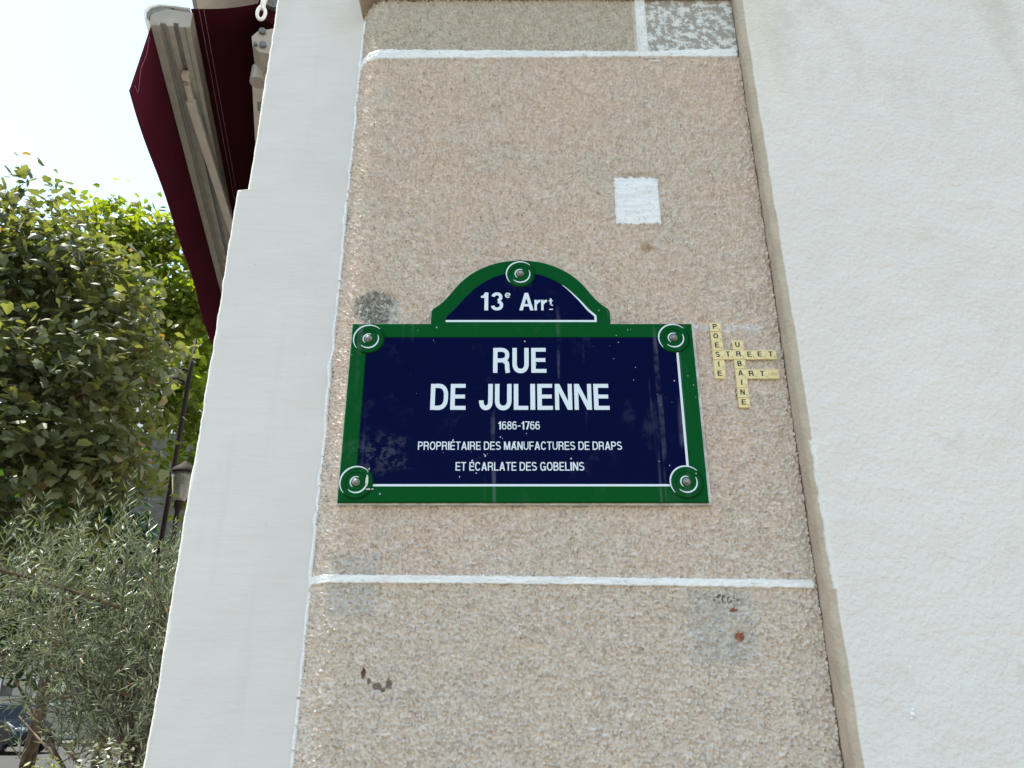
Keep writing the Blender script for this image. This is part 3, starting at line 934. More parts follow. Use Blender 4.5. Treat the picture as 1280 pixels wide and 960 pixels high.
def ribbon(pts, w, y, name, mat=None, parent=sign):
    mb = MB()
    if not isinstance(w, (list, tuple)): w = [w] * len(pts)
    L, Q = [], []
    for i, q in enumerate(pts):
        a = pts[max(i - 1, 0)]; c = pts[min(i + 1, len(pts) - 1)]
        t = Vector((c[0] - a[0], c[1] - a[1])).normalized()
        L.append((q[0] - t.y * w[i] / 2, q[1] + t.x * w[i] / 2)); Q.append((q[0] + t.y * w[i] / 2, q[1] - t.x * w[i] / 2))
    for i in range(len(pts) - 1):
        mb.add([(L[i][0], y, L[i][1]), (L[i + 1][0], y, L[i + 1][1]), (Q[i + 1][0], y, Q[i + 1][1]), (Q[i][0], y, Q[i][1])], [(0, 1, 2, 3)])
        for A in (L, Q):
            mb.add([(A[i][0], y, A[i][1]), (A[i + 1][0], y, A[i + 1][1]), (A[i + 1][0], y + 0.0005, A[i + 1][1]), (A[i][0], y + 0.0005, A[i][1])], [(0, 1, 2, 3)])
    return mb.build(name, mat or M['white_enamel'], parent, fix=False)

ribbon([(PL + 0.006, PB - 0.0006), (PR - 0.005, PB - 0.0006)], 0.0042, YF - 0.0007, "white_fillet")
ribbon([(PR - 0.0002, PB + 0.005), (PR - 0.0002, PT - 0.005)], 0.0046, YF - 0.00075, "white_fillet")
ribbon([(DCX - 0.153, 2.3640), (DCX + 0.1545, 2.3640)], 0.0044, YF - 0.0007, "white_fillet")
dr = [(DCX + a, c) for a, c in ih if c < 2.4485]
ribbon([(DCX + 0.1527, 2.3625)] + [(x - 0.0004, z) for x, z in dr], [0.0046, 0.0046] + [0.0044 * (1 - (i / len(dr)) ** 3) + 0.0002 for i in range(1, len(dr))], YF - 0.00078, "white_fillet")
ribbon([(PL, PB + 0.02), (PL, PT - 0.02)], 0.0014, YF - 0.0006, "dark_fillet", M['dark_green'])
ribbon([(PL + 0.03, PT), (PR - 0.03, PT)], 0.0014, YF - 0.0006, "dark_fillet", M['dark_green'])

def pts_arc(x, z, rad, a0, a1, n=22):
    return [(x + rad * math.cos(R(a0 + (a1 - a0) * i / n)), z + rad * math.sin(R(a0 + (a1 - a0) * i / n))) for i in range(n + 1)]
def taper(n, w):
    return [max(0.0004, w * math.sin(math.pi * (0.06 + 0.88 * i / (n - 1))) ** 0.7) for i in range(n)]

first = True
for (x, z) in ((-0.289, 2.3232), (0.326, 2.3250), (-0.2912, 2.0262), (0.3262, 2.0270), (0.0174, 2.4732)):
    rd = 0.0318 if z < 2.4 else 0.0305
    ros = MB()
    ros.lathe([(rd, 0), (rd, 0.0008), (rd * 0.97, 0.0013), (0.021, 0.0015), (0.019, 0.0022), (0.012, 0.0023), (0.006, 0.0030)], Matrix.Translation((x, YF - 0.0002, z)) @ Matrix.Rotation(R(90), 4, 'X'), 48)
    ro = ros.build("rosette", M['green'], sign)
    y1 = YF - 0.0002 - 0.0026
    spec = [(rd * 0.955, 46, 222, 0.0030, 'white_enamel'), (0.0198, 26, -135, 0.0030, 'white_enamel'), (0.0108, 65, 235, 0.0027, 'white_enamel'),
            (rd * 0.965, 40, -135, 0.0018, 'dark_green'), (0.0195, 35, 218, 0.0015, 'dark_green')]
    for rad, a0, a1, w, mt in spec:
        pa = pts_arc(x, z, rad, a0, a1)
        ribbon(pa, taper(len(pa), w), y1, "scroll_line", M[mt], ro)
    sc = MB()
    sc.lathe([(0.0072, -0.001), (0.0072, 0.0028), (0.0066, 0.0034)], Matrix.Translation((x, y1 + 0.001, z)) @ Matrix.Rotation(R(90), 4, 'X'), 20)
    sc.lathe([(0.0054, 0.0034), (0.0053, 0.0052), (0.0040, 0.0070), (0.0018, 0.0078)], Matrix.Translation((x, y1 + 0.001, z)) @ Matrix.Rotation(R(90), 4, 'X'), 16)
    sc.build("screw", M['screw'], sign, smooth=False)
    if x < -0.28 and z < 2.1:
        ch = MB(); ch.lathe([(0.006, 0), (0.0055, 0.0006)], Matrix.Translation((x + 0.020, y1 - 0.0004, z + 0.003)) @ Matrix.Rotation(R(90), 4, 'X') @ Matrix.Diagonal((0.45, 2.0, 1, 1)), 9)
        ch.lathe([(0.005, 0), (0.0045, 0.0005)], Matrix.Translation((x + 0.026, y1 + 0.0012, z - 0.013)) @ Matrix.Rotation(R(90), 4, 'X') @ Matrix.Diagonal((1.6, 0.35, 1, 1)), 9)
        ch.build("enamel_chip", M['mortar'], ro)

YL = YF - 0.0009
line("RUE", -0.0376, 0.0683, 2.2494, 2.3035, YL, sign, True, gap=0.10)
line("DE JULIENNE", -0.1592, 0.1898, 2.1711, 2.2254, YL, sign, True, gap=0.088, space=0.52)
S_, B_, K_ = 0.145, 0.125, 0.84
line("1686-1766", -0.0270, 0.0538, 2.1308, 2.1473, YL, sign, False, gap=0.06)
line("PROPRI\u00c9TAIRE DES MANUFACTURES DE DRAPS", -0.1792, 0.2097, 2.0900, 2.1064, YL, sign, False, gap=0.10, space=0.40)
line("ET \u00c9CARLATE DES GOBELINS", -0.1064, 0.1363, 2.0491, 2.0658, YL, sign, False, gap=0.10, space=0.40)
S_, B_, K_ = 0.175, 0.150, 1.0
line("13", -0.0649, -0.0178, 2.3885, 2.4300, YL, sign, True, gap=0.07)
line("e", -0.0149, -0.0030, 2.4175, 2.4370, YL, sign, True)
line("A", 0.0150, 0.0443, 2.3885, 2.4290, YL, sign, True)
line("rr", 0.0462, 0.0722, 2.3885, 2.4290, YL, sign, True, gap=0.05)
line("t", 0.0755, 0.0842, 2.3990, 2.4190, YL, sign, True)
ribbon([(0.0765, 2.3908), (0.0838, 2.3908)], 0.0022, YL, "underline")

# ------------------------------------------------------------------ letter tiles
tile_me = MB().box((-0.0110, -0.0060, -0.0102), (0.0110, 0.0, 0.0102), bev=0.0012).mesh("tile")
tile_me.materials.append(M['tile'])
for pl_ in tile_me.polygons: pl_.use_smooth = False
letter_cache = {}
def tile_letter(ch):
    if ch not in letter_cache:
        mb = MB()
        if ch == ' ':
            for k in range(4):
                mb.add([(-0.0075 + k * 0.0036, -0.00625, -0.003), (-0.0062 + k * 0.0036, -0.00625, -0.003), (-0.0025 + k * 0.0036, -0.00625, 0.0035), (-0.0038 + k * 0.0036, -0.00625, 0.0035)], [(0, 1, 2, 3)])
        else:
            w = GL[ch]()[0]
            sz = 0.0112; sx = sz * (1.25 if ch not in 'IN' else 1.15)
            put_glyph(mb, ch, -w * sx / 2 - 0.0012, -0.0044, sx, sz, -0.00625, 0.0003, 0.00002)
            d = '3' if ch in 'PB' else '1'
            put_glyph(mb, d, 0.0062, -0.0076, 0.0036, 0.0034, -0.00625, 0.0003, 0.00002)
        me = mb.mesh("tile_letter", False)
        me.materials.append(M['worn_ink' if ch == ' ' else 'ink'])
        letter_cache[ch] = me
    return letter_cache[ch]

tiles = []
for i, ch in enumerate("POESIE"):
    ordn = ["topmost", "second", "third", "fourth", "fifth", "lowest"][i]
    tiles.append((ch, 0.4166 - 0.00018 * i, 2.3560 - 0.0209 * i, f"cream letter tile {ch}, {ordn} in the column reading POESIE"))
for i, ch in enumerate("URBAINE"):
    ordn = ["topmost", "second", "third", "fourth", "fifth", "sixth", "lowest"][i]
    tiles.append((ch, 0.4580 - 0.00022 * i, 2.3149 - 0.0207 * i, f"cream letter tile {ch}, {ordn} in the column reading URBAINE"))
for ch, x, lb in (("T", 0.4369, "between the POESIE and URBAINE columns"), ("E", 0.4797, "touching the URBAINE column in the row reading STREET"), ("E", 0.5010, "just before the last T of STREET"), ("T", 0.5224, "ending the row reading STREET")):
    tiles.append((ch, x, 2.2938, f"cream letter tile {ch} {lb}"))
for ch, x, lb in (("R", 0.4788, "letter tile R touching the URBAINE column in the row reading ART"), ("T", 0.5005, "letter tile T ending the row reading ART"), (" ", 0.5222, "blank tile with faint hatching after the word ART")):
    tiles.append((ch, x, 2.2515, "cream " + lb))
rt = random.Random(3)
for ch, x, z, lb in tiles:
    o = bpy.data.objects.new("letter_tile", tile_me)
    C.objects.link(o)
    o.location = (x + rt.uniform(-.0003, .0003), -0.0012, z + rt.uniform(-.0003, .0003))
    o.rotation_euler = (rt.uniform(-.03, .03), R(rt.uniform(-1.6, 1.6)), rt.uniform(-.03, .03))
    tag(o, lb, "letter tile", "letter tiles glued to the roughcast")
    k = bpy.data.objects.new("letter" if ch != ' ' else "hatching", tile_letter(ch))
    C.objects.link(k); k.parent = o

# ------------------------------------------------------------------ awning on the side street
AB = Vector((-1.135, 0.49, 3.755))            # near end of the front bar
BAR_OFF = 0.0
def aw(t, w, z):
    """t along the facade away from the corner, w out into the street from the bar's middle, z above the bar"""
    return Vector((AB.x + DX * t - DY * w, AB.y + DY * t + DX * w, AB.z + z))

awn = empty("folding_arm_awning", tuple(aw(0, -0.42, 0)), "burgundy folding arm awning with cream metal front bar above the side street", "awning")
LEN = 5.2
barp = [(-0.062, -0.030), (-0.030, -0.034), (-0.026, -0.034), (-0.026, -0.020), (-0.010, -0.020), (-0.010, -0.036), (0.010, -0.038), (0.014, -0.030), (0.030, -0.030), (0.033, -0.042), (0.058, -0.046), (0.064, -0.036), (0.064, -0.006), (0.050, 0.012), (0.020, 0.034), (-0.062, 0.036)]
MB().prism(barp, lambda u, v, w: aw(w, u, v), 0, LEN).build("front_bar", M['alu'], awn)
gut = MB()
go = [(0.066, -0.034), (0.082, -0.020), (0.086, 0.006), (0.076, 0.030), (0.050, 0.046), (0.0, 0.052), (-0.05, 0.054)]
gi = [(x * 0.93 - 0.002, z - 0.005) for x, z in go]
gut.prism(go + gi[::-1], lambda u, v, w: aw(w, u, v), -0.004, LEN).build("gutter_lip", M['ring'], awn)
MB().prism([(0.045, 0.016), (0.067, -0.004), (0.068, -0.028), (0.080, -0.012), (0.072, 0.022), (0.046, 0.038), (0.0, 0.044), (0.018, 0.037)], lambda u, v, w: aw(w, u, v), 0.002, 0.02).build("end_hollow_shade", M['alu_dark'], awn)  # dark fill painting the shade of the hollow bar end
MB().prism([(-0.0255, -0.0215), (-0.0105, -0.0215), (-0.0105, -0.0204), (-0.0255, -0.0204)], lambda u, v, w: aw(w, u, v), 0.002, LEN - .01).build("slot_shade_strip", M['alu_dark'], awn)  # dark strip painting the shade inside the slot
for u, mt in ((0.004, 'alu'), (0.044, 'alu'), (0.0225, 'alu_dark'), (-0.046, 'alu_dark')):  # dark pair paints shade lines of grooves, the other two are ribs
    MB().prism([(u - 0.002, -0.0395 - u * 0.1), (u + 0.002, -0.0398 - u * 0.1), (u + 0.002, -0.034), (u - 0.002, -0.034)], lambda a, v, w: aw(w, a, v + (0.007 if u == 0.0225 else 0.0012 if u < 0 else 0)), 0.0, LEN).build("bar_rib_and_shade_line", M[mt], awn)

def sheet(name, fn, nt, nw, mat, thick=0.0012, smooth=True):
    T, W = np.meshgrid(np.linspace(0, 1, nt), np.linspace(0, 1, nw))
    P = np.array([[fn(a, c) for a, c in zip(r1, r2)] for r1, r2 in zip(T, W)])
    me = np_mesh(name, P.reshape(-1, 3), grid_faces(nw, nt), smooth)
    o = link(name, me, mat, awn)
    md = o.modifiers.new("thick", 'SOLIDIFY'); md.thickness = thick; md.offset = 0
    return o

def val(a, c):
    t = a * LEN
    # the near end droops inwards where the hem is free
    wv = 0.004 * math.sin(t * 4.1 + 0.6) * c + 0.003 * math.sin(t * 9.0) * c
    drop = -0.036 - 0.310 * c + 0.006 * math.sin(t * 2.3) * c
    t2 = t + (0.012 * (1 - c)) * (1 - a) - 0.02 * c * (1 - a)
    return aw(t2, 0.060 + 0.004 * c + wv, drop)
sheet("valance", val, 140, 14, M['cloth'])
hem = MB()
hem.tube([val(i / 90, 0.985) + Vector((0.001, -0.001, 0)) for i in range(91)], 0.0022, 6)
hem.build("hem_cord", M['cloth'], awn, smooth=True)
th_ = MB()
th_.tube([val(0.002, 0.15) + Vector((0.003, -0.002, 0)), val(0.006, 0.35) + Vector((0.004, -0.002, 0)), val(0.005, 0.6) + Vector((0.004, -0.003, 0)), val(0.012, 0.80) + Vector((0.004, -0.003, 0)), val(0.0115, 0.84) + Vector((0.005, -0.003, 0)), val(0.004, 0.86) + Vector((0.004, -0.003, 0))], 0.0009, 5)
th_.build("loose_thread", M['thread'], awn)

def roof(a, c):
    t = a * (LEN + 0.02) - 0.01
    sag = -0.016 * math.sin(math.pi * c)
    return aw(t, -0.056 - 0.25 * c, 0.042 + 0.10 * c + sag)
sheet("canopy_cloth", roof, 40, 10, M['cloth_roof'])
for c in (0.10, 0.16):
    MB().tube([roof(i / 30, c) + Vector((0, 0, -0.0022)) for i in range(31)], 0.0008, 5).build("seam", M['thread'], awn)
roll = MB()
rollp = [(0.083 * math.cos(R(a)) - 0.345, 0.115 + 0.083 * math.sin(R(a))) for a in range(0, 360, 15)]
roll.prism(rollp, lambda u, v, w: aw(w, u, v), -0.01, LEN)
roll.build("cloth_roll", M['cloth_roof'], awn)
rs = MB()
for k_ in (0.088, 0.096):
    pass
hood = MB()
hood.prism([(-0.44, 0.48), (0.02, 0.385), (0.03, 0.365), (0.035, 0.395), (-0.44, 0.505)], lambda u, v, w: aw(w, u, v), 0.02, LEN)
hood.build("hood", M['alu'], awn)
# shoulder bracket on the wall with its bolts
WB = -0.325
br = MB()
br.prism([(-0.42, -0.06), (-0.30, -0.06), (-0.275, -0.035), (-0.268, 0.0), (-0.285, 0.028), (-0.33, 0.05), (-0.42, 0.10)], lambda u, v, w: aw(w, u, v - 0.07), -0.045, 0.10)
bro = br.build("wall_bracket", M['alu'], awn)
for (t, u, v) in ((-0.046, -0.300, -0.045), (-0.046, -0.308, -0.102), (-0.046, -0.285, -0.105)):
    MB().tube([aw(t, u, v), aw(t - 0.010, u, v)], 0.0115 if u != -0.285 else 0.006, 10).build("bolt", M['bolt'], bro)
bp = MB(); bp.prism([(-0.425, -0.25), (-0.325, -0.20), (-0.325, 0.28), (-0.425, 0.28)], lambda u, v, w: aw(w, u, v), 0.10, 0.14)
bp.build("wall_plate", M['alu'], awn)
sh = MB(); sh.tube([aw(0.06, -0.292, -0.105), aw(0.06, -0.292, -0.165)], 0.028, 16)
sh.tube([aw(0.06, -0.292, -0.165), aw(0.06, -0.292, -0.170)], 0.014, 12)
sh.build("shoulder_joint", M['alu'], awn)
def arm(name, p0, p1, w, h, parent=awn, mat='arm'):
    p0, p1 = Vector(p0), Vector(p1)
    d = (p1 - p0).normalized(); s = d.cross(Vector((0, 0, 1))).normalized(); u = s.cross(d)
    mt = Matrix((( s.x, d.x, u.x, p0.x), (s.y, d.y, u.y, p0.y), (s.z, d.z, u.z, p0.z), (0, 0, 0, 1)))
    return MB().box((-w / 2, 0, -h / 2), (w / 2, (p1 - p0).length, h / 2), mt, bev=0.004).build(name, M[mat], parent)
ua = arm("upper_arm", aw(0.06, -0.292, -0.137), aw(2.5, -0.16, -0.085), 0.042, 0.048)
arm("maker_plate", aw(0.16, -0.2885, -0.161), aw(0.205, -0.2862, -0.1600), 0.016, 0.006, ua, 'alu_dark')
ja = arm("arm_shoe", aw(0.20, -0.018, -0.045), aw(0.245, -0.018, -0.046), 0.026, 0.030)
MB().tube([aw(0.232, -0.018, -0.061), aw(0.232, -0.018, -0.066)], 0.010, 12).build("pivot_cap", M['alu'], ja)
arm("fork", aw(0.245, -0.018, -0.052), aw(0.335, -0.022, -0.054), 0.022, 0.022)
arm("forearm", aw(0.32, -0.022, -0.064), aw(2.5, -0.165, -0.070), 0.034, 0.026)
MB().tube([aw(2.5, -0.157, -0.040), aw(2.5, -0.157, -0.12)], 0.030, 14).build("elbow_joint", M['alu'], awn)
# winding eye
eye = MB()
ec = aw(-0.055, -0.288, 0.028)
lp = [ec + Vector((0.0135 * math.cos(R(a)), -0.003 * math.sin(R(a)), 0.024 * math.sin(R(a)) - 0.0)) for a in range(90, 451, 20)]
eye.tube(lp, 0.0062, 8, caps=False)
eye.tube([ec + Vector((0, 0, 0.022)), ec + Vector((0.001, 0.003, 0.06)), ec + Vector((0.003, 0.012, 0.12))], 0.0095, 10)
eye.build("winding_eye", M['ring'], awn, smooth=True)
MB().tube([aw(-0.03, -0.315, 0.115), aw(-0.012, -0.315, 0.115)], 0.024, 16).build("roller_cap", M['bolt'], awn)


# ------------------------------------------------------------------ foliage
def leaf_mesh(name, shape, tris, P, Rm, size, tint, mat):
    """one mesh of many leaves: shape (k,3) local, tris (m,3), P (n,3), Rm (n,3,3), size (n,), tint (n,2)"""
    n, k = len(P), len(shape)
    V = np.einsum('nij,kj->nki', Rm, shape) * size[:, None, None] + P[:, None, :]
    F = (tris[None] + (np.arange(n) * k)[:, None, None]).reshape(-1, 3)
    me = np_mesh(name, V.reshape(-1, 3), F, False)
    ca = me.color_attributes.new('tint', 'FLOAT_COLOR', 'POINT')
    col = np.ones((n * k, 4), np.float32)
    col[:, 0] = np.repeat(tint[:, 0], k); col[:, 1] = np.repeat(tint[:, 1], k)
    ca.data.foreach_set('color', col.ravel())
    me.materials.append(mat)
    return me


def frames(nrm, rs, droop=0.0):
    """rotation matrices with local z = nrm and a random heading"""
    n = nrm / np.linalg.norm(nrm, axis=1, keepdims=True)
    a = rs.standard_normal(n.shape); a[:, 2] -= droop
    x = a - (a * n).sum(1, keepdims=True) * n
    x /= np.linalg.norm(x, axis=1, keepdims=True)
    y = np.cross(n, x)
    return np.stack([x, y, n], -1)

# five-lobed leaf, tip along +x, folded along the midrib
lob = [(0, 0), (-0.10, 0.18), (0.02, 0.36), (0.20, 0.33), (0.42, 0.42), (0.52, 0.30), (0.78, 0.18), (1.02, 0.0)]
lob = lob + [(x, -y) for x, y in lob[1:-1][::-1]]
LOB = np.array([(x - 0.4, y, -0.16 * abs(y) - 0.10 * (x - 0.3) ** 2) for x, y in lob] + [(0.0, 0.0, 0.06)], float)
nl = len(lob)
LOBT = np.array([(nl, i, (i + 1) % nl) for i in range(nl)])
OV = np.array([(-0.5, 0, 0), (-0.1, 0.22, -0.05), (0.25, 0.2, -0.06), (0.55, 0, -0.08), (0.25, -0.2, -0.06), (-0.1, -0.22, -0.05)], float)
OVT = np.array([(0, 1, 5), (1, 2, 5), (2, 4, 5), (2, 3, 4)])
SL = np.array([(0, 0, 0), (0.5, 0.075, 0.01), (1.0, 0, -0.02), (0.5, -0.075, 0.01)], float)
SLT = np.array([(0, 1, 3), (1, 2, 3)])


def tree(name, label, base, clumps, n_leaf, size, mat, shape=(LOB, LOBT), trunk_r=0.14, seed=1, group=None, single=0, up=0.9, shell=0.55, cat='tree'):
    rs = np.random.default_rng(seed); rr_ = random.Random(seed)
    root = empty(name, base, label, cat, group)
    B = Vector(base)
    vol = np.array([c[3] * c[4] * c[5] for c in clumps]) ** 0.72
    cnt = (vol / vol.sum() * n_leaf).astype(int)
    PP, NN = [], []
    for (cx, cy, cz, rx, ry, rz), c in zip(clumps, cnt):
        d = rs.standard_normal((c, 3)); d /= np.linalg.norm(d, axis=1, keepdims=True)
        rad = 1 - shell * rs.random(c) ** 1.6
        rad *= 1 + 0.16 * rs.standard_normal(c)
        q = d * rad[:, None]
        # sprays: pull leaves together into twigs
        nt = max(6, c // 14)
        tw = rs.standard_normal((nt, 3)); tw /= np.linalg.norm(tw, axis=1, keepdims=True)
        tw *= (0.55 + 0.55 * rs.random(nt))[:, None]
        pick = rs.integers(0, nt, c)
        q = q * 0.35 + (tw[pick] * (0.72 + 0.36 * rs.random(c))[:, None] + rs.standard_normal((c, 3)) * 0.10) * 0.65
        q *= 1.15
        PP.append(q * np.array([rx, ry, rz]) + np.array([cx, cy, cz]))
        nn = d * 0.55 + rs.standard_normal((c, 3)) * 0.45; nn[:, 2] += up
        NN.append(nn)
    P = np.concatenate(PP); Nn = np.concatenate(NN)
    Rm = frames(Nn, rs, 0.9)
    sz = size * (0.6 + 0.7 * rs.random(len(P)))
    tint = rs.random((len(P), 2))
    tr = MB()
    top = Vector((np.mean([c[0] for c in clumps]), np.mean([c[1] for c in clumps]), np.mean([c[2] for c in clumps])))
    fork = B.lerp(Vector((B.x + (top.x - B.x) * 0.25, B.y + (top.y - B.y) * 0.25, top.z)), 0.62)
    tr.tube([B, B.lerp(fork, 0.35) + Vector((0.04, 0.03, 0)), B.lerp(fork, 0.7) - Vector((0.03, 0.02, 0)), fork], [trunk_r * 1.25, trunk_r, trunk_r * 0.9, trunk_r * 0.8], 10)
    tro = tr.build("trunk", M['bark'], root, smooth=True)
    lm = MB()
    for (cx, cy, cz, rx, ry, rz) in clumps:
        c = Vector((cx, cy, cz))
        st = B.lerp(fork, rr_.uniform(0.75, 1.0))
        mid = st.lerp(c, 0.5) + Vector((rr_.uniform(-.15, .15), rr_.uniform(-.15, .15), rr_.uniform(0.0, 0.25))) * rx
        lm.tube([st, st.lerp(mid, 0.5) + Vector((0, 0, 0.05 * rx)), mid, mid.lerp(c, 0.6), c], [trunk_r * 0.5, trunk_r * 0.38, trunk_r * 0.28, trunk_r * 0.2, trunk_r * 0.10], 7)
        for k in range(7):
            e = c + Vector((rr_.uniform(-1, 1) * rx, rr_.uniform(-1, 1) * ry, rr_.uniform(-1, 0.8) * rz)) * 0.6
            s = mid.lerp(c, rr_.uniform(0.2, 1.0))
            lm.tube([s, s.lerp(e, 0.5) + Vector((0, 0, 0.06 * rz)), e], [trunk_r * 0.10, trunk_r * 0.07, trunk_r * 0.03], 5)
    lm.build("limbs", M['bark'], tro, smooth=True)
    idx = np.arange(len(P))
    if single:
        # the largest-looking leaves, seen from the pavement by the plate, are leaves of their own
        v = P - np.array([0, -1.42, 1.65])
        dist = np.linalg.norm(v, axis=1)
        fr = v[:, 0] / np.maximum(v[:, 1], .1)
        vis = (fr > -0.75) & (fr < -0.38)
        order = np.argsort(np.where(vis, dist / sz, 1e9))[:single]
        keep = np.ones(len(P), bool); keep[order] = False
    else:
        keep = np.ones(len(P), bool); order = []
    cro = link("crown", leaf_mesh(name + "_crown", shape[0], shape[1], P[keep], Rm[keep], sz[keep], tint[keep], mat), None, root)
    tag(cro, kind='stuff')
    protos = []
    for i in order:
        if len(protos) < 8:
            protos.append(leaf_mesh("leaf", shape[0], shape[1], np.zeros((1, 3)), np.eye(3)[None], np.ones(1), np.array([[rs.random(), rs.random() * 0.95]]), mat))
        me = protos[int(rs.integers(0, len(protos)))]
        o = bpy.data.objects.new("leaf", me); C.objects.link(o)
        o.parent = cro
        mt = np.eye(4); mt[:3, :3] = Rm[i] * sz[i]; mt[:3, 3] = P[i]
        o.matrix_parent_inverse = world_of(cro).inverted()
        o.matrix_basis = Matrix(mt.tolist())
    return root

# large-leaved tree close by (its trunk stands just outside the view)
tree("broadleaf_tree", "grey green large leaved tree overhanging the street", (-6.6, 6.4, 0.0),
     [(-6.0, 6.4, 6.6, 1.15, 1.1, 1.0), (-5.25, 6.5, 6.15, 1.15, 1.0, 0.8), (-4.7, 6.6, 5.5, 0.9, 0.9, 0.7), (-6.6, 6.0, 5.2, 1.2, 1.1, 1.0), (-4.55, 6.2, 4.75, 0.95, 0.9, 0.75), (-5.5, 5.7, 4.7, 1.1, 1.0, 0.8),
      (-4.3, 6.4, 3.95, 0.75, 0.8, 0.6), (-5.2, 5.9, 3.9, 1.05, 0.9, 0.7), (-6.1, 5.5, 3.7, 1.05, 0.9, 0.75), (-4.9, 6.5, 3.1, 0.85, 0.8, 0.6), (-6.0, 5.9, 2.7, 1.0, 0.9, 0.65), (-7.3, 6.3, 6.3, 1.1, 1.1, 1.0), (-7.0, 6.6, 4.2, 1.1, 1.1, 1.0)],
     15000, 0.116, M['big_leaf'], trunk_r=0.17, seed=4, single=260, up=0.75)
tree("backlit_tree", "bright sunlit tree rising behind the large leaved one", (-8.30, 13.2, 0.0),
     [(-8.7, 13.0, 11.0, 1.5, 1.4, 0.95), (-7.5, 13.1, 10.9, 1.1, 1.1, 0.85), (-8.9, 13.0, 9.6, 1.7, 1.5, 1.1), (-7.4, 13.2, 9.4, 1.4, 1.4, 1.2), (-6.7, 12.8, 9.2, 1.0, 1.1, 0.8), (-6.7, 13.0, 7.2, 1.2, 1.2, 1.1), (-8.3, 12.6, 7.6, 1.6, 1.3, 1.1), (-10.3, 13.0, 8.4, 1.6, 1.3, 1.3), (-6.2, 13.2, 5.7, 0.9, 1.0, 0.9)],
     8500, 0.17, M['back_leaf'], trunk_r=0.10, seed=9, up=0.6)
tree("yellow_green_tree", "small yellow green tree glowing beside the dark lamp post", (-8.0, 16.2, 0.0),
     [(-8.2, 16.2, 10.7, 0.9, 0.8, 0.8), (-8.0, 16.2, 9.6, 0.9, 0.8, 0.8), (-7.8, 16.1, 8.4, 0.8, 0.8, 0.7)], 900, 0.20, M['back_leaf'], trunk_r=0.07, seed=12, up=0.5)
# deeper, darker trees closing the view
dk = [("dark_tree", "dark green tree standing directly behind the glass lantern", (-6.4, 17.5, 0), [(-6.6, 17.5, 4.6, 1.9, 1.2, 1.5), (-5.6, 17.5, 3.0, 1.6, 1.2, 1.3), (-7.6, 17.3, 2.6, 1.7, 1.2, 1.3)], 21),
      ("dark_tree", "dark green tree filling the gap left of the olive shoots", (-9.4, 18.0, 0), [(-10.8, 18.0, 5.2, 2.3, 1.3, 1.7), (-9.5, 18.0, 3.2, 1.9, 1.3, 1.5), (-12.2, 18.0, 3.4, 2.0, 1.3, 1.6), (-11.2, 18, 7.2, 1.9, 1.3, 1.4)], 22),
      ("dark_tree", "dark green tree beyond the lowest boughs of the large leaved tree", (-14.4, 19.5, 0), [(-14.6, 19.5, 5.6, 2.6, 1.5, 2.0), (-13.4, 19.4, 3.6, 2.0, 1.4, 1.4), (-15.6, 19.4, 8.0, 2.2, 1.4, 1.6)], 23)]
for nm_, lb, bs_, cl, sd in dk:
    tree(nm_, lb, bs_, cl, 9000, 0.25, M['dark_leaf'], shape=(OV, OVT), trunk_r=0.11, seed=sd, group="dark trees closing the street", shell=0.9)

# olive tree in a tub
ol = empty("olive_tree", (-1.46, 1.86, 0.12), "grey green olive tree with upright leafy shoots beside the pier", "olive tree")
ro_ = random.Random(31)
rs = np.random.default_rng(31)
tb = MB(); T0 = Vector((-1.44, 1.86, 0.58))
tb.tube([T0, T0 + Vector((0.03, 0.0, 0.45)), T0 + Vector((0.015, 0.02, 0.80)), T0 + Vector((0.04, 0.02, 1.20)), T0 + Vector((0.02, 0.0, 1.45))], [0.042, 0.036, 0.032, 0.024, 0.012], 9)
trk = tb.build("trunk", M['bark'], ol, smooth=True)
tw = MB(); bo = MB()
LP, LR, LS = [], [], []
def bez(a, b_, c, t): return a * (1 - t) ** 2 + b_ * (2 * t * (1 - t)) + c * t * t
mains = []
for k in range(17):
    st = T0 + Vector((0.03, 0.01, ro_.uniform(0.45, 1.35)))
    en = Vector((ro_.uniform(-2.28, -1.28), ro_.uniform(1.5, 2.3), ro_.uniform(1.5, 2.20)))
    md = st.lerp(en, 0.5) + Vector((0, 0, ro_.uniform(-0.02, 0.15)))
    bo.tube([bez(st, md, en, t) for t in (0, .25, .5, .75, 1)], [0.010, 0.008, 0.006, 0.0045, 0.003], 6)
    mains.append((st, md, en))
def shoot(s, e, n, ls):
    d = e - s
    m = s + d * 0.5 + Vector((ro_.uniform(-.03, .03), ro_.uniform(-.03, .03), ro_.uniform(-.02, .03)))
    tw.tube([s, m, e], [0.0026, 0.002, 0.001], 4, False)
    side = d.normalized().cross(Vector((ro_.gauss(0, 1), ro_.gauss(0, 1), ro_.gauss(0, 1)))).normalized()
    for i in range(n):
        t = (i + 0.6) / n
        p_ = bez(s, m, e, t)
        dd = d.normalized()
        side = (Matrix.Rotation(R(92 + ro_.uniform(-15, 15)), 3, dd) @ side)
        for sg in (1, -1):
            ax = (dd * ro_.uniform(0.65, 1.1) + side * sg * ro_.uniform(0.55, 1.0) + Vector((ro_.gauss(0, .12), ro_.gauss(0, .12), ro_.gauss(0, .12)))).normalized()
            nn_ = ax.cross(Vector((ro_.gauss(0, 1), ro_.gauss(0, 1), ro_.gauss(0, 1) + 0.4))).normalized()
            yy = nn_.cross(ax)
            LP.append(tuple(p_)); LR.append(((ax.x, yy.x, nn_.x), (ax.y, yy.y, nn_.y), (ax.z, yy.z, nn_.z)))
            LS.append(ls * ro_.uniform(0.6, 1.15) * (1.0 if t < 0.85 else 0.75))
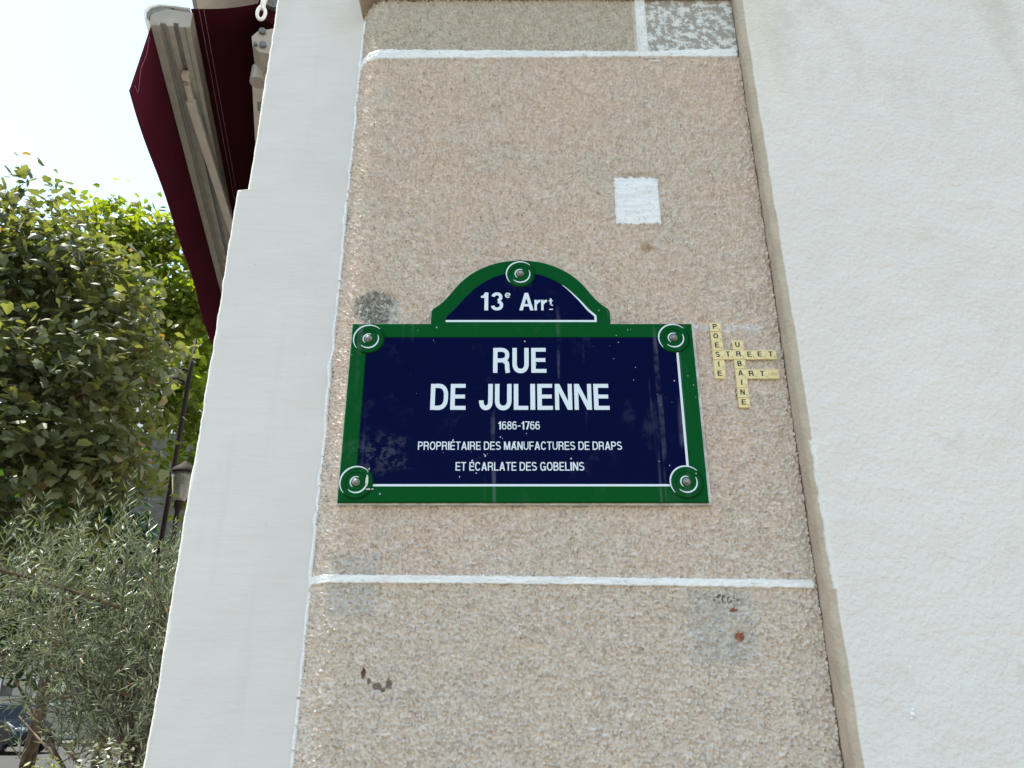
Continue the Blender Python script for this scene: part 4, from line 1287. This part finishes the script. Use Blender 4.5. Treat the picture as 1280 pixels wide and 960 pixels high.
for k in range(1000):
    st, md, en = mains[ro_.randrange(len(mains))]
    s = bez(st, md, en, ro_.uniform(0.35, 1.0)) + Vector((ro_.gauss(0, .10), ro_.gauss(0, .12), ro_.gauss(0, .12)))
    dirn = Vector((ro_.gauss(0, .5) - 0.05, ro_.gauss(0, .5), ro_.gauss(0.55, .5))).normalized()
    e = s + dirn * ro_.uniform(0.13, 0.26)
    if e.z > 2.36 or s.x > -1.18 or e.x > -1.14 or s.z < 1.38 or (s.x < -1.80 and s.z < 1.74): continue
    shoot(s, e, ro_.randint(7, 11), 0.045)
# tall leaders standing above the mass
for (x, y, z0, z1) in ((-1.745, 1.75, 2.05, 2.42), (-1.655, 1.78, 2.05, 2.47), (-1.60, 1.75, 2.0, 2.30), (-1.99, 1.72, 2.0, 2.32), (-2.06, 1.75, 1.95, 2.28), (-1.90, 1.75, 2.0, 2.27), (-1.83, 1.8, 2.0, 2.30), (-1.47, 1.8, 2.0, 2.26), (-1.38, 1.8, 1.95, 2.24), (-1.53, 1.7, 2.0, 2.24), (-2.16, 1.8, 1.85, 2.14), (-2.13, 1.7, 1.8, 2.2), (-1.95, 1.9, 2.0, 2.25), (-1.70, 1.9, 2.0, 2.3), (-1.30, 1.85, 1.9, 2.2), (-2.24, 1.75, 1.75, 2.02)):
    s = Vector((x, y, z0)); e = Vector((x + ro_.uniform(-.05, .05), y + ro_.uniform(-.04, .04), z1 + 0.10))
    shoot(s, e, int((z1 - z0) / 0.024), 0.052)
for k in range(22):
    x = ro_.uniform(-2.2, -1.3); zt = 2.30 + 0.12 * math.exp(-((x + 1.72) / 0.22) ** 2) + ro_.uniform(-.06, .09); y = ro_.uniform(1.6, 1.95)
    shoot(Vector((x, y, zt - 0.36)), Vector((x + ro_.uniform(-.05, .05), y + ro_.uniform(-.04, .04), zt)), 15, 0.052)
bo.build("boughs", M['bark'], trk, smooth=True)
tag(tw.build("twigs", M['twig'], trk, smooth=True), kind='stuff')
LP, LR, LS = np.array(LP), np.array(LR), np.array(LS)
tag(link("crown", leaf_mesh("olive_crown", SL, SLT, LP, LR, LS, rs.random((len(LP), 2)) * np.array([1, 0.992]), M['olive_leaf']), None, ol), kind='stuff')
tub = empty("planter_tub", (-1.46, 1.86, 0.12), "round dark planter tub holding the olive tree", "planter")
MB().lathe([(0.20, 0), (0.24, 0.10), (0.27, 0.42), (0.29, 0.44), (0.29, 0.48), (0.26, 0.48), (0.255, 0.44)], Matrix.Translation((-1.44, 1.86, 0.12)), 28).build("tub", M['planter'], tub, smooth=False)
MB().lathe([(0.245, 0.0), (0.2, 0.02), (0.05, 0.03)], Matrix.Translation((-1.44, 1.86, 0.555)), 20).build("soil", M['soil'], tub)


def shrub(name, label, c, rad, n, size, mat, seed, hgt, lean=0.0):
    rs = np.random.default_rng(seed)
    root = empty(name, (c[0], c[1], 0.56), label, "shrub")
    d = rs.standard_normal((n, 3)); d /= np.linalg.norm(d, axis=1, keepdims=True)
    P = d * (rs.random(n) ** 0.4)[:, None] * np.array(rad) + np.array(c)
    P[:, 2] = np.maximum(P[:, 2], 0.62)
    nn = d * 0.7 + rs.standard_normal((n, 3)) * 0.5; nn[:, 2] += 0.5
    cr = link("foliage", leaf_mesh(name, OV, OVT, P, frames(nn, rs, 0.3), size * (0.6 + 0.6 * rs.random(n)), rs.random((n, 2)), mat), None, root)
    tag(cr, kind='stuff')
    st = MB(); q = random.Random(seed)
    for k in range(16):
        e = Vector((c[0] + q.uniform(-.8, .8) * rad[0], c[1] + q.uniform(-.8, .8) * rad[1], c[2] + q.uniform(-.2, .8) * rad[2]))
        b0 = Vector((c[0] + q.uniform(-.05, .05), c[1] + q.uniform(-.05, .05), 0.56))
        st.tube([b0, b0.lerp(e, 0.5) + Vector((0, 0, 0.06)), e], [0.007, 0.005, 0.002], 5)
    st.build("stems", M['twig'], root, smooth=True)
    return root
shrub("white_edged_shrub", "shrub with white edged leaves below the olive tree", (-1.34, 1.42, 1.17), (0.15, 0.2, 0.37), 4200, 0.022, M['varieg_white'], 51, 1.5)
shrub("yellow_edged_shrub", "yellow green variegated shrub beside the white edged one", (-1.56, 1.44, 1.13), (0.13, 0.2, 0.36), 3200, 0.025, M['varieg'], 52, 1.5)
pb = empty("planter_box", (-1.55, 1.40, 0.12), "long wooden planter box under the variegated shrubs", "planter")
for i in range(3):
    z0 = 0.13 + i * 0.14
    for (lo, hi) in (((-2.0, 1.20, z0), (-1.10, 1.225, z0 + 0.132)), ((-2.0, 1.575, z0), (-1.10, 1.60, z0 + 0.132)), ((-2.0, 1.226, z0), (-1.976, 1.574, z0 + 0.132)), ((-1.124, 1.226, z0), (-1.10, 1.574, z0 + 0.132))):
        MB().box(lo, hi, bev=0.004).build("plank", M['planter'], pb)
MB().box((-1.975, 1.227, 0.46), (-1.125, 1.573, 0.545)).build("soil", M['soil'], pb)

# ------------------------------------------------------------------ lamps
lp_ = empty("lamp_post", (-4.33, 8.1, 0.12), "slim dark lamp post with a hooded luminaire on an arm", "lamp post")
X, Y = -4.33, 8.1
MB().lathe([(0.08, 0.0), (0.08, 0.25), (0.045, 0.32), (0.036, 1.2), (0.030, 5.6), (0.02, 6.1)], Matrix.Translation((X, Y, 0.12)), 14).build("post", M['iron'], lp_, smooth=True)
MB().tube([(X, Y, 5.72), (X - 0.08, Y, 5.78), (X - 0.16, Y, 5.74)], 0.018, 8).build("arm", M['iron'], lp_, smooth=True)
MB().lathe([(0.13, 0.0), (0.125, 0.02), (0.10, 0.07), (0.04, 0.10), (0.02, 0.12)], Matrix.Translation((X - 0.18, Y, 5.58)), 18).build("hood", M['iron'], lp_, smooth=True)
lant = empty("glass_lantern", (-3.97, 7.6, 0.12), "tapered glass street lantern on a brown iron post", "street lamp")
X, Y = -3.97, 7.6
MB().lathe([(0.09, 0), (0.09, 0.3), (0.045, 0.4), (0.034, 2.2), (0.028, 3.60), (0.055, 3.66), (0.055, 3.72)], Matrix.Translation((X, Y, 0.12)), 14).build("post", M['iron'], lant, smooth=True)
gl = MB()
gl.lathe([(0.068, 0), (0.085, 0.05), (0.125, 0.26), (0.14, 0.33), (0.138, 0.33), (0.122, 0.258), (0.082, 0.052), (0.066, 0.006)], Matrix.Translation((X, Y, 3.845)), 20)
gl.build("glass", M['lantern_glass'], lant, smooth=True)
MB().lathe([(0.155, 0), (0.155, 0.02), (0.12, 0.07), (0.05, 0.12), (0.015, 0.16)], Matrix.Translation((X, Y, 4.176)), 20).build("cap", M['iron'], lant, smooth=True)
MB().lathe([(0.018, 0), (0.022, 0.08), (0.020, 0.2)], Matrix.Translation((X, Y, 3.85)), 10).build("burner", M['ring'], lant, smooth=True)

# ------------------------------------------------------------------ buildings across the street
sb = empty("stone_building", (-18, 34, 0.13), "grey coursed stone building behind the parked car", "building")
MB().box((-44, 33.7, 0.13), (-2.0, 44, 13.5)).build("wall", M['stone_joint'], sb)
blk = MB().box((-0.47, 0, -0.195), (0.47, 0.11, 0.195), bev=0.02).mesh("stone_block"); blk.materials.append(M['stone'])
wins = [(-19.6, 2.35), (-16.9, 2.35), (-14.2, 2.35), (-22.3, 2.35)]
for row in range(13):
    z = 0.36 + row * 0.41
    for c in range(16):
        x = -24.5 + c * 0.965 + (0.48 if row % 2 else 0)
        if any(abs(x - wx) < 0.95 and abs(z - wz) < 1.0 for wx, wz in wins): continue
        o = bpy.data.objects.new("stone_block", blk); C.objects.link(o)
        o.parent = sb; o.matrix_parent_inverse = world_of(sb).inverted()
        o.location = (x, 33.60 + random.uniform(-.012, .012), z)
for wx, wz in wins:
    f = MB()
    for lo, hi in (((wx - 0.62, 33.60, wz - 0.92), (wx - 0.52, 33.69, wz + 0.92)), ((wx + 0.52, 33.60, wz - 0.92), (wx + 0.62, 33.69, wz + 0.92)), ((wx - 0.519, 33.60, wz + 0.82), (wx + 0.519, 33.69, wz + 0.92)), ((wx - 0.519, 33.60, wz - 0.92), (wx + 0.519, 33.69, wz - 0.82)), ((wx - 0.03, 33.61, wz - 0.819), (wx + 0.03, 33.69, wz + 0.819))):
        f.box(lo, hi)
    fo = f.build("window", M['frame_white'], sb)
    MB().box((wx - 0.515, 33.66, wz - 0.815), (wx + 0.515, 33.695, wz + 0.815)).build("pane", M['pane'], fo)

tw_ = empty("apartment_tower", (-60, 125, 0), "pale high apartment tower far off beyond the lamp post", "tower")
MB().box((-82, 125, 0), (-40, 141, 66)).build("wall", M['tower'], tw_)
wpane = MB().box((-0.34, 0, -0.36), (0.34, 0.3, 0.36)).mesh("window"); wpane.materials.append(M['pane'])
wpan = MB().box((-1.75, 0, -1.45), (1.75, 0.25, 1.45), bev=0.05).mesh("facade_panel"); wpan.materials.append(M['tower_white'])
for fl in range(8):
    z = 44.5 + fl * 2.98
    for c in range(6):
        x = -68.0 + c * 3.6
        o = bpy.data.objects.new("facade_panel", wpan); C.objects.link(o)
        o.parent = tw_; o.matrix_parent_inverse = world_of(tw_).inverted(); o.location = (x, 124.75, z)
        for k in (-1, 0, 1):
            q = bpy.data.objects.new("window", wpane); C.objects.link(q)
            q.parent = tw_; q.matrix_parent_inverse = world_of(tw_).inverted(); q.location = (x + k * 1.08, 124.68, z + 0.25)

# ------------------------------------------------------------------ parked car
car = empty("parked_car", (-17.8, 27.2, 0.0), "dark blue grey parked car with its headlight towards the olive tree", "car")
CM = Matrix.Translation((-17.75, 27.2, 0)) @ Matrix.Rotation(R(-16), 4, 'Z')
side = [(-2.15, 0.32), (-2.18, 0.62), (-2.10, 0.98), (-1.55, 1.06), (-1.0, 1.46), (-0.2, 1.54), (0.45, 1.48), (1.05, 1.06), (1.75, 0.98), (2.08, 0.82), (2.20, 0.60), (2.18, 0.34), (1.85, 0.24), (-1.9, 0.24)]
bd = MB()
secs = [(-0.88, 0.93, 0.02), (-0.80, 0.985, 0.0), (-0.55, 1.0, 0.0), (0.55, 1.0, 0.0), (0.80, 0.985, 0.0), (0.88, 0.93, 0.02)]
n = len(side)
for y, s, dz in secs:
    for (x, z) in side:
        yy = y * (0.80 if z > 1.2 else 1.0)
        xx = x * s - (0.16 * (abs(y) / 0.88) ** 3 if x > 1.5 else 0) + (0.10 * (abs(y) / 0.88) ** 3 if x < -1.5 else 0)
        bd.v.append(tuple(CM @ Vector((xx, yy, z * (1 - 0.02 * (abs(y) > 0.85)) + dz))))
for i in range(len(secs) - 1):
    for k in range(n):
        bd.f.append((i * n + k, i * n + (k + 1) % n, (i + 1) * n + (k + 1) % n, (i + 1) * n + k))
bd.f.append(tuple(range(n))[::-1]); bd.f.append(tuple((len(secs) - 1) * n + k for k in range(n)))
body = bd.build("body", M['car'], car, smooth=False)
for s in (-1, 1):
    w_ = MB(); w_.v = [tuple(CM @ Vector(q)) for q in ((-1.35, s * 0.845, 1.10), (0.80, s * 0.845, 1.10), (0.36, s * 0.735, 1.42), (-0.92, s * 0.735, 1.42))]; w_.f = [(0, 1, 2, 3)]
    w_.build("side_window", M['pane'], body)
    h = MB(); h.lathe([(0.15, 0), (0.14, 0.03), (0.09, 0.06), (0.02, 0.07)], CM @ Matrix.Translation((2.02, s * 0.63, 0.74)) @ Matrix.Rotation(R(s * 28), 4, 'Z') @ Matrix.Rotation(R(78), 4, 'Y') @ Matrix.Diagonal((0.62, 1.5, 1, 1)), 18)
    ho = h.build("headlight", M['lamp_lens'], car, smooth=True)
    h2 = MB(); h2.lathe([(0.14, 0), (0.10, 0.02), (0.055, 0.045), (0.02, 0.05)], CM @ Matrix.Translation((2.0, s * 0.63, 0.74)) @ Matrix.Rotation(R(s * 28), 4, 'Z') @ Matrix.Rotation(R(78), 4, 'Y') @ Matrix.Diagonal((0.6, 1.4, 1, 1)), 18)
    h2.build("reflector", M['chrome'], ho, smooth=True)
    for xw in (-1.35, 1.38):
        wm = CM @ Matrix.Translation((xw, s * 0.78, 0.32)) @ Matrix.Rotation(R(-90 * s), 4, 'X')
        t = MB().lathe([(0.22, -0.08), (0.31, -0.09), (0.325, -0.05), (0.325, 0.09), (0.31, 0.115), (0.22, 0.115)], wm, 24).build("wheel", M['tyre'], car, smooth=False)
        MB().lathe([(0.215, 0.08), (0.20, 0.112), (0.06, 0.105), (0.03, 0.118)], wm, 20).build("rim", M['chrome'], t, smooth=False)
MB().box((2.17, -0.42, 0.50), (2.215, 0.42, 0.66), CM, bev=0.012).build("grille", M['tyre'], car)
MB().box((2.14, -0.70, 0.30), (2.20, 0.70, 0.40), CM, bev=0.012).build("bumper_intake", M['tyre'], car)
MB().box((2.216, -0.26, 0.42), (2.226, 0.26, 0.53), CM).build("number_plate", M['frame_white'], car)
